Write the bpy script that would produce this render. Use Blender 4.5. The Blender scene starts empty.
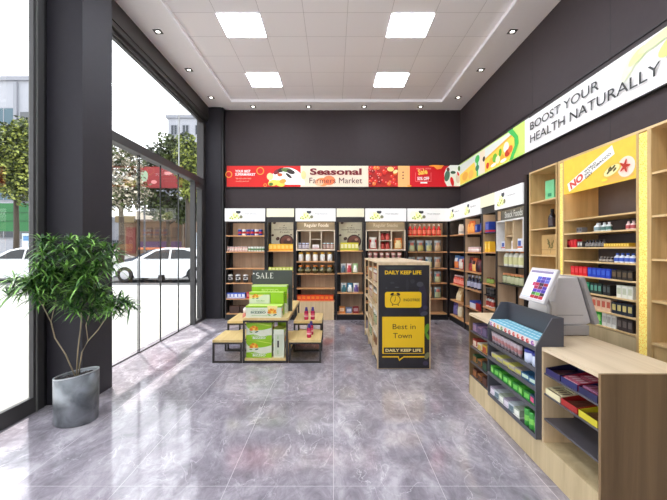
import bpy, math, random
from mathutils import Vector, Matrix
PI = math.pi
S = bpy.context.scene
COL = S.collection
random.seed(7)

# ---------------------------------------------------------------- materials
def lin(c):
    c = c / 255.0
    return c / 12.92 if c <= 0.04045 else ((c + 0.055) / 1.055) ** 2.4
def rgba(c): return (lin(c[0]), lin(c[1]), lin(c[2]), 1.0)
_m = {}
def new_mat(name):
    m = bpy.data.materials.new(name); m.use_nodes = True
    nt = m.node_tree
    return m, nt, nt.nodes['Principled BSDF']
def paint(c, rough=0.5, metal=0.0, emit=0.0, vary=0.06, coat=0.0):
    """plain coloured surface with a faint procedural mottling"""
    key = (tuple(c), rough, metal, emit, vary, coat)
    if key in _m: return _m[key]
    m, nt, b = new_mat('paint_%d_%d_%d' % tuple(c))
    b.inputs['Roughness'].default_value = rough
    b.inputs['Metallic'].default_value = metal
    b.inputs['Coat Weight'].default_value = coat
    if vary > 0:
        t = nt.nodes.new('ShaderNodeTexNoise'); t.inputs['Scale'].default_value = 14
        t.inputs['Detail'].default_value = 3
        tc = nt.nodes.new('ShaderNodeTexCoord'); nt.links.new(tc.outputs['Object'], t.inputs['Vector'])
        r = nt.nodes.new('ShaderNodeValToRGB')
        base = rgba(c)
        r.color_ramp.elements[0].position = 0.3; r.color_ramp.elements[1].position = 0.7
        r.color_ramp.elements[0].color = tuple(x * (1 - vary) for x in base[:3]) + (1,)
        r.color_ramp.elements[1].color = tuple(min(1, x * (1 + vary)) for x in base[:3]) + (1,)
        nt.links.new(t.outputs['Fac'], r.inputs['Fac']); nt.links.new(r.outputs['Color'], b.inputs['Base Color'])
    else:
        b.inputs['Base Color'].default_value = rgba(c)
    if emit > 0:
        b.inputs['Emission Color'].default_value = rgba(c)
        b.inputs['Emission Strength'].default_value = emit
    _m[key] = m
    return m
def lamp(name, c, strength):
    m, nt, b = new_mat(name)
    b.inputs['Base Color'].default_value = rgba(c)
    b.inputs['Emission Color'].default_value = rgba(c)
    b.inputs['Emission Strength'].default_value = strength
    return m
def wood(name, c1, c2, axis='z', rough=0.45, scale=9.0):
    m, nt, b = new_mat(name)
    g = nt.nodes.new('ShaderNodeNewGeometry')
    mp = nt.nodes.new('ShaderNodeMapping')
    sc = {'x': (.06, 1, 1), 'y': (1, .06, 1), 'z': (1, 1, .06)}[axis]
    mp.inputs['Scale'].default_value = sc
    nt.links.new(g.outputs['Position'], mp.inputs['Vector'])
    n = nt.nodes.new('ShaderNodeTexNoise'); n.inputs['Scale'].default_value = scale
    n.inputs['Detail'].default_value = 8; n.inputs['Roughness'].default_value = .62
    n.inputs['Distortion'].default_value = .6
    nt.links.new(mp.outputs['Vector'], n.inputs['Vector'])
    r = nt.nodes.new('ShaderNodeValToRGB')
    r.color_ramp.elements[0].position = .32; r.color_ramp.elements[1].position = .66
    r.color_ramp.elements[0].color = rgba(c1); r.color_ramp.elements[1].color = rgba(c2)
    nt.links.new(n.outputs['Fac'], r.inputs['Fac']); nt.links.new(r.outputs['Color'], b.inputs['Base Color'])
    bp = nt.nodes.new('ShaderNodeBump'); bp.inputs['Strength'].default_value = .06
    nt.links.new(n.outputs['Fac'], bp.inputs['Height']); nt.links.new(bp.outputs['Normal'], b.inputs['Normal'])
    b.inputs['Roughness'].default_value = rough
    return m
OAK = wood('pale_oak', (188, 160, 122), (222, 196, 156), 'z')
OAKX = wood('pale_oak_shelf', (196, 160, 118), (228, 196, 152), 'x')
OAKY = wood('pale_oak_top', (206, 184, 150), (226, 206, 176), 'y')
PANELW = wood('oak_back_panel', (150, 124, 98), (188, 160, 130), 'z', .5, 7)
WARM = wood('warm_oak', (184, 152, 100), (216, 184, 130), 'z')
WARMY = wood('warm_oak_shelf', (200, 168, 116), (226, 196, 146), 'y')
COUNTW = wood('counter_oak', (112, 88, 58), (146, 118, 82), 'z', .42, 8)
COUNTP = wood('counter_plinth_oak', (176, 156, 118), (206, 186, 146), 'z', .42, 8)
BENCHW = wood('bench_oak', (212, 182, 120), (232, 206, 146), 'y', .4)

def floor_mat():
    m, nt, b = new_mat('grey_marble_tile')
    L = nt.links.new; N = nt.nodes.new
    g = N('ShaderNodeNewGeometry')
    mp = N('ShaderNodeMapping'); mp.inputs['Rotation'].default_value = (0, 0, .5); mp.inputs['Scale'].default_value = (1.0, .55, 1)
    L(g.outputs['Position'], mp.inputs['Vector'])
    n1 = N('ShaderNodeTexNoise'); n1.inputs['Scale'].default_value = 2.2; n1.inputs['Detail'].default_value = 9
    n1.inputs['Roughness'].default_value = .66; n1.inputs['Distortion'].default_value = 1.1
    L(mp.outputs['Vector'], n1.inputs['Vector'])
    r1 = N('ShaderNodeValToRGB'); e = r1.color_ramp.elements
    e[0].position = .38; e[0].color = rgba((128, 122, 130)); e[1].position = .62; e[1].color = rgba((194, 188, 195))
    k = e.new(.5); k.color = rgba((158, 151, 160))
    nf = N('ShaderNodeTexNoise'); nf.inputs['Scale'].default_value = 9; nf.inputs['Detail'].default_value = 8; nf.inputs['Roughness'].default_value = .75; nf.inputs['Distortion'].default_value = 1.6
    L(mp.outputs['Vector'], nf.inputs['Vector'])
    ad = N('ShaderNodeMath'); ad.operation = 'MULTIPLY_ADD'; ad.inputs[1].default_value = .38; L(nf.outputs['Fac'], ad.inputs[0])
    sc_ = N('ShaderNodeMath'); sc_.operation = 'MULTIPLY'; sc_.inputs[1].default_value = .62; L(n1.outputs['Fac'], sc_.inputs[0]); L(sc_.outputs[0], ad.inputs[2])
    L(ad.outputs[0], r1.inputs['Fac'])
    n2 = N('ShaderNodeTexNoise'); n2.inputs['Scale'].default_value = 3.4; n2.inputs['Detail'].default_value = 9
    n2.inputs['Distortion'].default_value = 1.4; L(mp.outputs['Vector'], n2.inputs['Vector'])
    a = N('ShaderNodeMath'); a.operation = 'SUBTRACT'; a.inputs[1].default_value = .5; L(n2.outputs['Fac'], a.inputs[0])
    ab = N('ShaderNodeMath'); ab.operation = 'ABSOLUTE'; L(a.outputs[0], ab.inputs[0])
    r2 = N('ShaderNodeValToRGB'); r2.color_ramp.elements[0].color = (1, 1, 1, 1); r2.color_ramp.elements[1].color = (0, 0, 0, 1)
    r2.color_ramp.elements[1].position = .010; L(ab.outputs[0], r2.inputs['Fac'])
    mask = N('ShaderNodeTexNoise'); mask.inputs['Scale'].default_value = 2.2; L(g.outputs['Position'], mask.inputs['Vector'])
    mr = N('ShaderNodeMapRange'); mr.inputs['From Min'].default_value = .42; mr.inputs['From Max'].default_value = .62; mr.inputs['To Max'].default_value = .6
    L(mask.outputs['Fac'], mr.inputs['Value'])
    mu = N('ShaderNodeMath'); mu.operation = 'MULTIPLY'; L(r2.outputs['Color'], mu.inputs[0]); L(mr.outputs['Result'], mu.inputs[1])
    mx = N('ShaderNodeMix'); mx.data_type = 'RGBA'
    L(mu.outputs[0], mx.inputs['Factor']); L(r1.outputs['Color'], mx.inputs['A']); mx.inputs['B'].default_value = rgba((232, 226, 232))
    # joints: 0.72 m x 1.44 m tiles
    mp2 = N('ShaderNodeMapping'); mp2.inputs['Location'].default_value = (7.2, 8.64 - 2.53, 0); L(g.outputs['Position'], mp2.inputs['Vector'])
    br = N('ShaderNodeTexBrick'); br.offset = 0; br.inputs['Scale'].default_value = 1
    br.inputs['Brick Width'].default_value = .72; br.inputs['Row Height'].default_value = 1.44
    br.inputs['Mortar Size'].default_value = .0021; br.inputs['Mortar Smooth'].default_value = .1
    br.inputs['Color1'].default_value = (1, 1, 1, 1); br.inputs['Color2'].default_value = (.90, .90, .90, 1)
    L(mp2.outputs['Vector'], br.inputs['Vector'])
    tint = N('ShaderNodeMix'); tint.data_type = 'RGBA'; tint.blend_type = 'MULTIPLY'; tint.inputs['Factor'].default_value = 1
    L(mx.outputs['Result'], tint.inputs['A']); L(br.outputs['Color'], tint.inputs['B'])
    mx2 = N('ShaderNodeMix'); mx2.data_type = 'RGBA'; L(br.outputs['Fac'], mx2.inputs['Factor'])
    L(tint.outputs['Result'], mx2.inputs['A']); mx2.inputs['B'].default_value = rgba((204, 198, 202))
    L(mx2.outputs['Result'], b.inputs['Base Color'])
    b.inputs['Roughness'].default_value = .09
    b.inputs['IOR'].default_value = 1.7
    return m
def ceil_mat():
    m, nt, b = new_mat('ceiling_tile')
    L = nt.links.new; N = nt.nodes.new
    g = N('ShaderNodeNewGeometry'); mp = N('ShaderNodeMapping')
    mp.inputs['Location'].default_value = (1.65 + 6.15, -5.24 + 5.92, 0); L(g.outputs['Position'], mp.inputs['Vector'])
    br = N('ShaderNodeTexBrick'); br.offset = 0; br.inputs['Scale'].default_value = 1
    br.inputs['Brick Width'].default_value = .615; br.inputs['Row Height'].default_value = .592
    br.inputs['Mortar Size'].default_value = .003; br.inputs['Mortar Smooth'].default_value = .3
    br.inputs['Color1'].default_value = rgba((248, 244, 246)); br.inputs['Color2'].default_value = rgba((244, 240, 243))
    br.inputs['Mortar'].default_value = rgba((186, 180, 182))
    L(mp.outputs['Vector'], br.inputs['Vector']); L(br.outputs['Color'], b.inputs['Base Color'])
    b.inputs['Roughness'].default_value = .7
    return m
def glass_mat(tint=(.985, .99, .985), rf=1.0):
    m = bpy.data.materials.new('clear_glass'); m.use_nodes = True
    nt = m.node_tree; nt.nodes.clear()
    o = nt.nodes.new('ShaderNodeOutputMaterial'); mx = nt.nodes.new('ShaderNodeMixShader')
    t = nt.nodes.new('ShaderNodeBsdfTransparent'); t.inputs['Color'].default_value = (*tint, 1)
    g = nt.nodes.new('ShaderNodeBsdfGlossy'); g.inputs['Roughness'].default_value = .01
    f = nt.nodes.new('ShaderNodeFresnel'); f.inputs['IOR'].default_value = 1.35
    mu = nt.nodes.new('ShaderNodeMath'); mu.operation = 'MULTIPLY'; mu.inputs[1].default_value = rf
    nt.links.new(f.outputs[0], mu.inputs[0]); nt.links.new(mu.outputs[0], mx.inputs[0])
    nt.links.new(t.outputs[0], mx.inputs[1]); nt.links.new(g.outputs[0], mx.inputs[2]); nt.links.new(mx.outputs[0], o.inputs[0])
    return m
FLOOR = floor_mat(); CEIL = ceil_mat(); GLASS = glass_mat(rf=.14)
WALL = paint((66, 58, 60), .55, vary=.03)
SEAM = paint((34, 31, 33), .5)
FRAME = paint((62, 61, 61), .5, vary=.03)
COLM = paint((53, 51, 56), .6, vary=.03)
for m_ in (WALL, COLM): m_.node_tree.nodes['Principled BSDF'].inputs['Specular IOR Level'].default_value = .2
BLACK = paint((24, 22, 23), .4)
DARKM = paint((46, 42, 42), .38)
SOFF = paint((246, 242, 244), .7, vary=.01)

# ---------------------------------------------------------------- mesh builder
class MB:
    def __init__(s): s.v = []; s.f = []; s.mi = []; s.m = []; s.sm = []
    def mat(s, m):
        if m not in s.m: s.m.append(m)
        return s.m.index(m)
    def add(s, vs, fs, m, smooth=False):
        k = len(s.v); s.v += [tuple(v) for v in vs]; i = s.mat(m)
        for f in fs: s.f.append(tuple(a + k for a in f)); s.mi.append(i); s.sm.append(smooth)
        return s
    def box(s, x0, x1, y0, y1, z0, z1, m, ax=None, rot=None, piv=None):
        vs = [(x, y, z) for z in (z0, z1) for y in (y0, y1) for x in (x0, x1)]
        if rot:
            R = Matrix.Rotation(rot, 3, ax); p = Vector(piv); vs = [R @ (Vector(v) - p) + p for v in vs]
        return s.add(vs, [(0, 2, 3, 1), (4, 5, 7, 6), (0, 1, 5, 4), (2, 6, 7, 3), (0, 4, 6, 2), (1, 3, 7, 5)], m)
    def lathe(s, prof, m, seg=14, c=(0, 0, 0), sx=1, sy=1, smooth=True, caps=True):
        """prof: list of (r, z) or (r, z, material) rings from bottom to top"""
        n = len(prof); ms = [p[2] if len(p) > 2 else m for p in prof]
        vs = [(c[0] + sx * p[0] * math.cos(2 * PI * k / seg), c[1] + sy * p[0] * math.sin(2 * PI * k / seg), c[2] + p[1]) for p in prof for k in range(seg)]
        for i in range(n - 1):
            fs = [(i * seg + k, i * seg + (k + 1) % seg, (i + 1) * seg + (k + 1) % seg, (i + 1) * seg + k) for k in range(seg)]
            used = vs[i * seg:(i + 2) * seg]
            s.add(used, [tuple(a - i * seg for a in f) for f in fs], ms[i], smooth)
        if caps:
            s.add(vs[:seg], [tuple(range(seg - 1, -1, -1))], ms[0])
            s.add(vs[-seg:], [tuple(range(seg))], ms[-1])
        return s
    def prism(s, pts, d0, d1, m, axis='y'):
        """outline in two axes swept along the third; axis y: pts are (x,z); x: (y,z); z: (x,y)"""
        def P(p, d): return {'y': (p[0], d, p[1]), 'x': (d, p[0], p[1]), 'z': (p[0], p[1], d)}[axis]
        n = len(pts); vs = [P(p, d0) for p in pts] + [P(p, d1) for p in pts]
        fs = [tuple(range(n - 1, -1, -1)), tuple(range(n, 2 * n))] + [(i, (i + 1) % n, n + (i + 1) % n, n + i) for i in range(n)]
        return s.add(vs, fs, m)
    def tube(s, path, r, m, seg=6, r2=None):
        path = [Vector(p) for p in path]; n = len(path); vs = []
        for i, p in enumerate(path):
            t = (path[min(i + 1, n - 1)] - path[max(i - 1, 0)]).normalized()
            a = t.cross(Vector((0, 0, 1)) if abs(t.z) < .9 else Vector((1, 0, 0))).normalized(); b = t.cross(a)
            rr = r + ((r2 if r2 is not None else r) - r) * i / max(1, n - 1)
            vs += [p + a * rr * math.cos(2 * PI * k / seg) + b * rr * math.sin(2 * PI * k / seg) for k in range(seg)]
        fs = [(i * seg + k, i * seg + (k + 1) % seg, (i + 1) * seg + (k + 1) % seg, (i + 1) * seg + k) for i in range(n - 1) for k in range(seg)]
        fs += [tuple(range(seg - 1, -1, -1)), tuple(range((n - 1) * seg, n * seg))]
        return s.add(vs, fs, m, True)
    def build(s, name, parent=None, loc=None, rz=0, bevel=0):
        me = bpy.data.meshes.new(name); me.from_pydata(s.v, [], s.f)
        for m in s.m: me.materials.append(m)
        me.polygons.foreach_set('material_index', s.mi); me.polygons.foreach_set('use_smooth', s.sm); me.update()
        import bmesh
        bm = bmesh.new(); bm.from_mesh(me); bmesh.ops.remove_doubles(bm, verts=bm.verts, dist=1e-6)
        if s.fixn: bmesh.ops.recalc_face_normals(bm, faces=bm.faces)
        bm.to_mesh(me); bm.free()
        o = bpy.data.objects.new(name, me); COL.objects.link(o)
        if loc: o.location = loc
        o.rotation_euler.z = rz
        if parent: o.parent = parent
        if bevel:
            b = o.modifiers.new('bevel', 'BEVEL'); b.width = bevel; b.segments = 2; b.limit_method = 'ANGLE'
        return o
    fixn = True

_tc = {}
def text_mesh(st, bold=0.0):
    k = (st, bold)
    if k in _tc: return _tc[k]
    cu = bpy.data.curves.new('lettering', 'FONT'); cu.body = st; cu.offset = bold; cu.resolution_u = 3
    o = bpy.data.objects.new('lettering', cu); COL.objects.link(o)
    dg = bpy.context.evaluated_depsgraph_get(); dg.update()
    me = bpy.data.meshes.new_from_object(o.evaluated_get(dg))
    vs = [v.co.copy() for v in me.vertices]; fs = [tuple(p.vertices) for p in me.polygons]
    bpy.data.objects.remove(o); bpy.data.meshes.remove(me)
    x0 = min(v.x for v in vs); x1 = max(v.x for v in vs); y0 = min(v.y for v in vs); y1 = max(v.y for v in vs)
    _tc[k] = ([((v.x - x0) / (x1 - x0), (v.y - y0) / (y1 - y0)) for v in vs], fs)
    return _tc[k]
class Print(MB):
    """flat ink on a surface: every shape lies a hair above the one before"""
    fixn = False
    def __init__(s, o, u, v, step=.0005):
        MB.__init__(s); s.o = Vector(o); s.u = Vector(u); s.w = Vector(v); s.n = s.u.cross(s.w); s.k = 1; s.step = step
    def P(s, a, b): return s.o + s.u * a + s.w * b + s.n * (s.k * s.step)
    def poly(s, pts, m, keep=False):
        s.add([s.P(*p) for p in pts], [tuple(range(len(pts)))], m)
        if not keep: s.k += 1
        return s
    def rect(s, a0, b0, a1, b1, m, keep=False): return s.poly([(a0, b0), (a1, b0), (a1, b1), (a0, b1)], m, keep)
    def disc(s, a, b, ra, rb, m, rot=0, n=18, keep=False):
        c, d = math.cos(rot), math.sin(rot)
        return s.poly([(a + ra * math.cos(t) * c - rb * math.sin(t) * d, b + ra * math.cos(t) * d + rb * math.sin(t) * c) for t in [2 * PI * i / n for i in range(n)]], m, keep)
    def ring(s, a, b, r, w, m, n=24):
        vs = [s.P(a + q * math.cos(2 * PI * i / n), b + q * math.sin(2 * PI * i / n)) for q in (r - w, r) for i in range(n)]
        s.add(vs, [(i, (i + n), (i + 1) % n + n, (i + 1) % n) for i in range(n)], m); s.k += 1; return s
    def rrect(s, a0, b0, a1, b1, r, m):
        pts = []
        for cx, cy, t0 in ((a1 - r, b0 + r, -90), (a1 - r, b1 - r, 0), (a0 + r, b1 - r, 90), (a0 + r, b0 + r, 180)):
            pts += [(cx + r * math.cos(math.radians(t0 + q)), cy + r * math.sin(math.radians(t0 + q))) for q in range(0, 91, 15)]
        return s.poly(pts, m)
    def text(s, st, a, b, w, h, m, bold=0.0, rot=0):
        vs, fs = text_mesh(st, bold); c, d = math.cos(rot), math.sin(rot)
        s.add([s.P(a + x * w * c - y * h * d, b + x * w * d + y * h * c) for x, y in vs], fs, m); s.k += 1; return s

# ---------------------------------------------------------------- things
def tag(o, label=None, cat=None, group=None, kind=None):
    if label: o['label'] = label
    if cat: o['category'] = cat
    if group: o['group'] = group
    if kind: o['kind'] = kind
    return o
def thing(name, label, cat, loc=(0, 0, 0), rz=0, group=None):
    o = bpy.data.objects.new(name, None); COL.objects.link(o); o.empty_display_size = .1
    o.location = loc; o.rotation_euler.z = rz
    return tag(o, label, cat, group)
def struct(mb, name, **k): return tag(mb.build(name, **k), kind='structure')
def copy_tree(o, parent=None):
    c = o.copy(); COL.objects.link(c)
    if parent:
        c.parent = parent
    for ch in KIDS.get(o.name, []):
        copy_tree(ch, c)
    return c
KIDS = {}
_protos = {}
def put(key, maker, loc, rz, label, cat, group=None):
    """first call builds the kind at the spot, later calls copy it with all of its parts"""
    if key not in _protos:
        o = maker(); _protos[key] = o
        KIDS[o.name] = list(o.children)
        for ch in o.children: KIDS[ch.name] = list(ch.children)
    else:
        o = copy_tree(_protos[key])
        for k in ('group',):
            if k in o: del o[k]
    o.location = loc; o.rotation_euler.z = rz
    return tag(o, label, cat, group)

# ---------------------------------------------------------------- packaged goods (front is -y, base at z=0)
def m_can(r, h, body, band, lid=(200, 200, 205)):
    def f():
        b, n, l = paint(body, .35), paint(band, .4), paint(lid, .3, .6)
        return MB().lathe([(r * .93, 0, l), (r, .004, b), (r, h * .3, n), (r, h * .62, b), (r, h - .006, l), (r * .93, h, l)], b, 12).build('food_can')
    return f
def m_bottle(r, h, body, cap, label=None, name='bottle', neck=.62, lab2=None):
    def f():
        b, c = paint(body, .2, coat=.3), paint(cap, .35); l = paint(label or body, .45)
        root = MB().lathe([(r * .9, 0, b), (r, .006, b), (r, h * .14, l), (r, h * neck * .86, b), (r * .93, h * neck, b), (r * .42, h * (neck + .17), b), (r * .36, h * .86, b)], b, 12).build(name)
        MB().lathe([(r * .46, h * .84), (r * .46, h * .985), (r * .4, h)], c, 12).build('cap', root)
        return root
    return f
def m_jar(r, h, body, lid, label=None, name='jar'):
    def f():
        b, c = paint(body, .2, coat=.3), paint(lid, .35); l = paint(label or body, .45)
        root = MB().lathe([(r * .85, 0, b), (r, h * .08, l), (r, h * .72, b), (r * .82, h * .82, b)], b, 14).build(name)
        MB().lathe([(r * .86, h * .8), (r * .88, h * .98), (r * .8, h)], c, 14).build('lid', root)
        return root
    return f
def m_pot(r, h, body, lid):
    def f():
        b, c = paint(body, .15, coat=.5), paint(lid, .35)
        root = MB().lathe([(r * .45, 0), (r * .85, h * .12), (r, h * .42), (r * .86, h * .72), (r * .6, h * .82)], b, 14).build('preserve_jar')
        MB().lathe([(r * .66, h * .8), (r * .7, h)], c, 14).build('lid', root)
        MB().lathe([(r * 1.005, h * .36), (r * 1.01, h * .5)], paint((150, 140, 96), .5), 14, caps=False).build('label_band', root)
        return root
    return f
def m_box(w, d, h, body, panel=None, stripe=None, name='carton', bevel=0):
    def f():
        b = paint(body, .45)
        mb = MB().box(-w / 2, w / 2, -d / 2, d / 2, 0, h, b)
        e = .0012
        if panel: mb.box(-w * .36, w * .36, -d / 2 - e, -d / 2, h * .3, h * .8, paint(panel, .45))
        if stripe: mb.box(-w / 2 - e, w / 2 + e, -d / 2 - 1.5 * e, d / 2 + e, h * .1, h * .26, paint(stripe, .45))
        return mb.build(name)
    return f
def m_bag(w, d, h, body, panel, top=None, lean=0, name='snack_bag', accent=None):
    """crimped pillow pouch"""
    def f():
        b, p, t = paint(body, .3, coat=.3), paint(panel, .35), paint(top or body, .35); ac = paint(accent or panel, .35)
        rows = [(0, .95, .5), (.07, 1, .9), (.3, 1.0, 1), (.55, .98, .95), (.8, .95, .6), (.92, .93, .14), (1, .97, .1)]
        nx = 8; mb = MB()
        def pt(i, j, sgn):
            z, ww, dd = rows[j]; u = -1 + 2 * i / nx
            return (u * w / 2 * ww, sgn * d / 2 * dd * (1 - abs(u) ** 2.6) + lean * z * h * z, z * h)
        for sgn in (-1, 1):
            for j in range(len(rows) - 1):
                for i in range(nx):
                    m = t if j >= 4 else (p if 1 <= j <= 2 and 1 <= i < nx - 1 else (ac if j == 3 and 2 <= i < nx - 2 else b))
                    mb.add([pt(i, j, sgn), pt(i + 1, j, sgn), pt(i + 1, j + 1, sgn), pt(i, j + 1, sgn)], [(0, 1, 2, 3)], m, True)
        mb.add([pt(i, 0, -1) for i in range(nx + 1)] + [pt(i, 0, 1) for i in range(nx, -1, -1)], [tuple(range(2 * nx + 2))], b)
        return mb.build(name)
    return f
def m_cup(r0, r1, h, body, lid):
    def f():
        root = MB().lathe([(r0, 0, paint(body, .4)), (r0 + (r1 - r0) * .3, h * .3, paint((176, 120, 120), .4)), (r0 + (r1 - r0) * .62, h * .62, paint(body, .4)), (r1, h)], paint(body, .4), 12).build('snack_cup')
        MB().lathe([(r1 * 1.06, h * .97), (r1 * 1.06, h * 1.03)], paint(lid, .3), 12).build('lid', root)
        return root
    return f

# ---------------------------------------------------------------- frames of reference
class Fr:
    """shelf-front frame: lx runs left to right as seen by a shopper, ly into the shelf"""
    def __init__(s, ox, oy, rz): s.o = (ox, oy); s.rz = rz
    def w(s, lx, ly, z):
        c, d = math.cos(s.rz), math.sin(s.rz)
        return (s.o[0] + lx * c - ly * d, s.o[1] + lx * d + ly * c, z)
def row(fr, maker, key, xs, ly, z, label, cat, group, rz=0):
    for x in xs:
        put(key, maker, fr.w(x, ly, z), fr.rz + rz, label, cat, group if len(xs) > 1 else None)
def span(a, b, n): return [a + (b - a) * (i + .5) / n for i in range(n)]
SKY, SUN, EXPO = 1.8, 3.6, 0.88
# ================================================================ the room
CAMZ = 1.6
XL, XR, YB, YF, H = -2.99, 2.98, 8.8, -1.6, 4.86
struct(MB().box(XL - .12, XR + .1, YF - .1, YB + .1, -.12, 0, FLOOR), 'floor')
# ceiling: lower plasterboard border round a raised field of tiles
TX0, TX1, TY1, TZ = -2.27, 2.42, 8.3, 4.905
struct(MB().box(TX0, TX1, YF, TY1, TZ, TZ + .06, CEIL), 'ceiling')
mb = MB().box(XL, TX0, YF, YB, H, H + .1, SOFF).box(TX1, XR, YF, YB, H, H + .1, SOFF).box(TX0, TX1, TY1, YB, H, H + .1, SOFF)
struct(mb, 'ceiling_border')
TRIMW = lamp('cove_strip', (232, 230, 234), .12)
mb = MB().box(TX1 - .025, TX1 - .001, YF, TY1, H - .012, TZ - .001, TRIMW).box(TX0 + .001, TX0 + .02, YF, TY1, H - .012, TZ - .001, TRIMW).box(TX0 + .02, TX1 - .025, TY1 - .02, TY1 - .001, H - .012, TZ - .001, TRIMW)
struct(mb, 'trim_1')
# back wall with panel joints
mb = MB().box(-3.1, XR + .1, YB, YB + .1, 0, H + .15, WALL)
for x in (-.95, .76, 2.47): mb.box(x - .004, x + .004, YB - .0015, YB, 0, H, SEAM)
mb.box(-2.6, XR, YB - .0015, YB, 3.70, 3.706, SEAM)
struct(mb, 'wall_back')
mb = MB().box(XR, XR + .1, YF, YB, 0, H + .15, WALL)
for y in (7.2, 5.62, 4.04, 2.46, .88): mb.box(XR - .0015, XR, y - .004, y + .004, 0, H, SEAM)
mb.box(XR - .012, XR, YF, YB, 3.645, 3.657, SEAM)
struct(mb, 'wall_right')
struct(MB().box(XL - .1, XR + .1, YF - .1, YF, 0, H + .15, paint((236, 238, 244), .6)), 'wall_front')  # unseen wall, given a pale colour to bounce light into the room
HEAD = paint((56, 51, 50), .5, vary=.03)
# glazed wall on the left: header, frames, glass
mb = MB().box(-3.1, -2.87, YF, YB, 4.59, H, HEAD).box(-3.02, -2.885, YF, YB, 4.52, 4.59, DARKM).box(-3.02, -2.93, YF, YB, 4.47, 4.52, HEAD).box(-3.015, -2.96, YF, YB, 4.45, 4.47, DARKM)
struct(mb, 'wall_left')
# big square column clad in grey metal, and the corner column
mb = MB().box(-3.08, -2.574, 3.845, 4.36, 0, 4.86, COLM)
struct(mb, 'column_1')
mb = MB().box(-3.08, -2.585, 8.62, 8.8, 0, 4.86, COLM).box(-2.585, -2.54, 8.64, 8.8, 0, 4.86, BLACK).box(-3.08, -2.93, 8.45, 8.62, 0, 4.86, DARKM)  # shadowed gap at the right edge drawn as a black strip
struct(mb, 'column_2')
# near shop window: bottom rail, tall mullion, glass
mb = MB().box(-2.968, -2.93, YF, 3.66, 0, .15, FRAME).box(-2.968, -2.93, 3.66, 3.80, 0, 4.45, FRAME).box(-3.0, -2.918, 3.69, 3.705, 0, 4.42, paint((110, 108, 106), .4)).box(-3.02, -2.94, 3.80, 3.845, 0, 4.45, BLACK)
struct(mb, 'trim_2')
w1 = struct(MB().box(-2.966, -2.958, YF, 3.66, .15, 4.45, GLASS), 'window_1')
# far window: transom and panes above it, doors below
mb = MB().box(-3.06, -2.92, 4.36, 8.45, 3.04, 3.17, FRAME).box(-3.05, -2.94, 4.36, 4.40, 0, 4.45, DARKM)
struct(mb, 'trim_3')
w2 = struct(MB().box(-3.005, -2.993, 4.40, 8.45, 3.17, 4.45, GLASS), 'window_2')
mb = MB().box(-2.99, -2.97, 7.22, 7.24, 3.17, 4.45, paint((180, 184, 184), .3))
mb.build('pane_joint', w2)
EDGE = paint((26, 28, 28), .25)
def glass_panel(name, y0, y1, x, handle=None):
    o = struct(MB().box(x - .006, x + .006, y0, y1, .012, 3.04, GLASS), name)
    MB().box(x - .007, x + .007, y0, y0 + .008, .01, 3.04, EDGE).box(x - .007, x + .007, y1 - .008, y1, .01, 3.04, EDGE).box(x - .01, x + .01, y0, y1, .0, .014, EDGE).build('edge_seal', o)
    if handle:
        MB().box(x - .03, x + .035, handle - .05, handle + .05, 1.05, 1.15, DARKM).box(x - .045, x + .05, handle - .03, handle + .03, 1.08, 1.12, BLACK).build('door_lock', o)
    return o
glass_panel('window_3', 4.42, 5.76, -3.0)
glass_panel('door_1', 5.77, 6.465, -2.985)
glass_panel('door_2', 6.475, 7.23, -2.985, 6.50)
glass_panel('window_4', 7.24, 8.0, -3.0)
mb = MB().box(-3.03, -2.93, 7.92, 8.0, 0, 3.04, FRAME).box(-3.03, -2.93, 8.34, 8.45, 0, 3.04, FRAME).box(-3.03, -2.93, 8.0, 8.34, 0, .06, FRAME).box(-3.03, -2.93, 8.0, 8.34, 2.93, 3.04, FRAME)
d3 = struct(mb, 'door_3')
MB().box(-2.985, -2.975, 8.0, 8.34, .06, 2.93, GLASS).build('pane', d3)

# ---------------------------------------------------------------- ceiling lamps
PAN = lamp('lit_diffuser', (240, 246, 255), 14.5)
def m_panel():
    o = thing('ceiling_panel_light', None, None)
    MB().box(-.3, .3, -.29, .29, .0, .012, PAN).build('diffuser', o)
    fr = paint((236, 234, 234), .4)
    MB().box(-.307, -.3, -.296, .296, -.002, .012, fr).box(.3, .307, -.296, .296, -.002, .012, fr).box(-.3, .3, -.296, -.29, -.002, .012, fr).box(-.3, .3, .29, .296, -.002, .012, fr).build('frame', o)
    return o
names = {(0, 1): 'lit square ceiling panel on the left, nearer of its pair', (1, 1): 'lit square ceiling panel on the right, nearer of its pair',
         (0, 2): 'lit square ceiling panel on the left, nearest the back wall', (1, 2): 'lit square ceiling panel on the right, nearest the back wall'}
for i, x in enumerate((-1.3425, 1.1175)):
    for j, y in enumerate((3.77, 5.536, 7.312, 1.99, .2)):  # rows nearer than the frame edge are unseen, added to brighten the room
        k = {0: 0, 1: 1, 2: 2}.get(j, None)
        lab = names.get((i, k)) or 'added unseen ceiling panel above the camera, %s side, %s' % (('left', 'right')[i], {0: 'first', 3: 'second', 4: 'third'}[j] + ' back from the frame edge')
        put('panel', m_panel, (x, y, TZ - .014), 0, lab, 'ceiling light', 'square ceiling panels')
DL = lamp('downlight_lens', (255, 250, 240), 6.0)
def m_down():
    o = thing('downlight', None, None); q = paint((70, 66, 64), .4); r = .06; s_ = .026
    MB().box(-r, r, -r, -s_, 0, .006, q).box(-r, r, s_, r, 0, .006, q).box(-r, -s_, -s_, s_, 0, .006, q).box(s_, r, -s_, s_, 0, .006, q).build('bezel', o)
    MB().box(-s_, s_, -s_, s_, .002, .006, DL).build('lens', o)
    return o
nm = ['nearest', 'middle', 'farthest']
for s_, x in (('left', -2.63), ('right', 2.68)):
    for j, y in enumerate((5.62, 6.82, 8.06)):
        put('down', m_down, (x, y, H - .0065), 0, 'small square downlight in the %s ceiling border, %s of the three' % (s_, nm[j]), 'downlight', 'square downlights')
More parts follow.
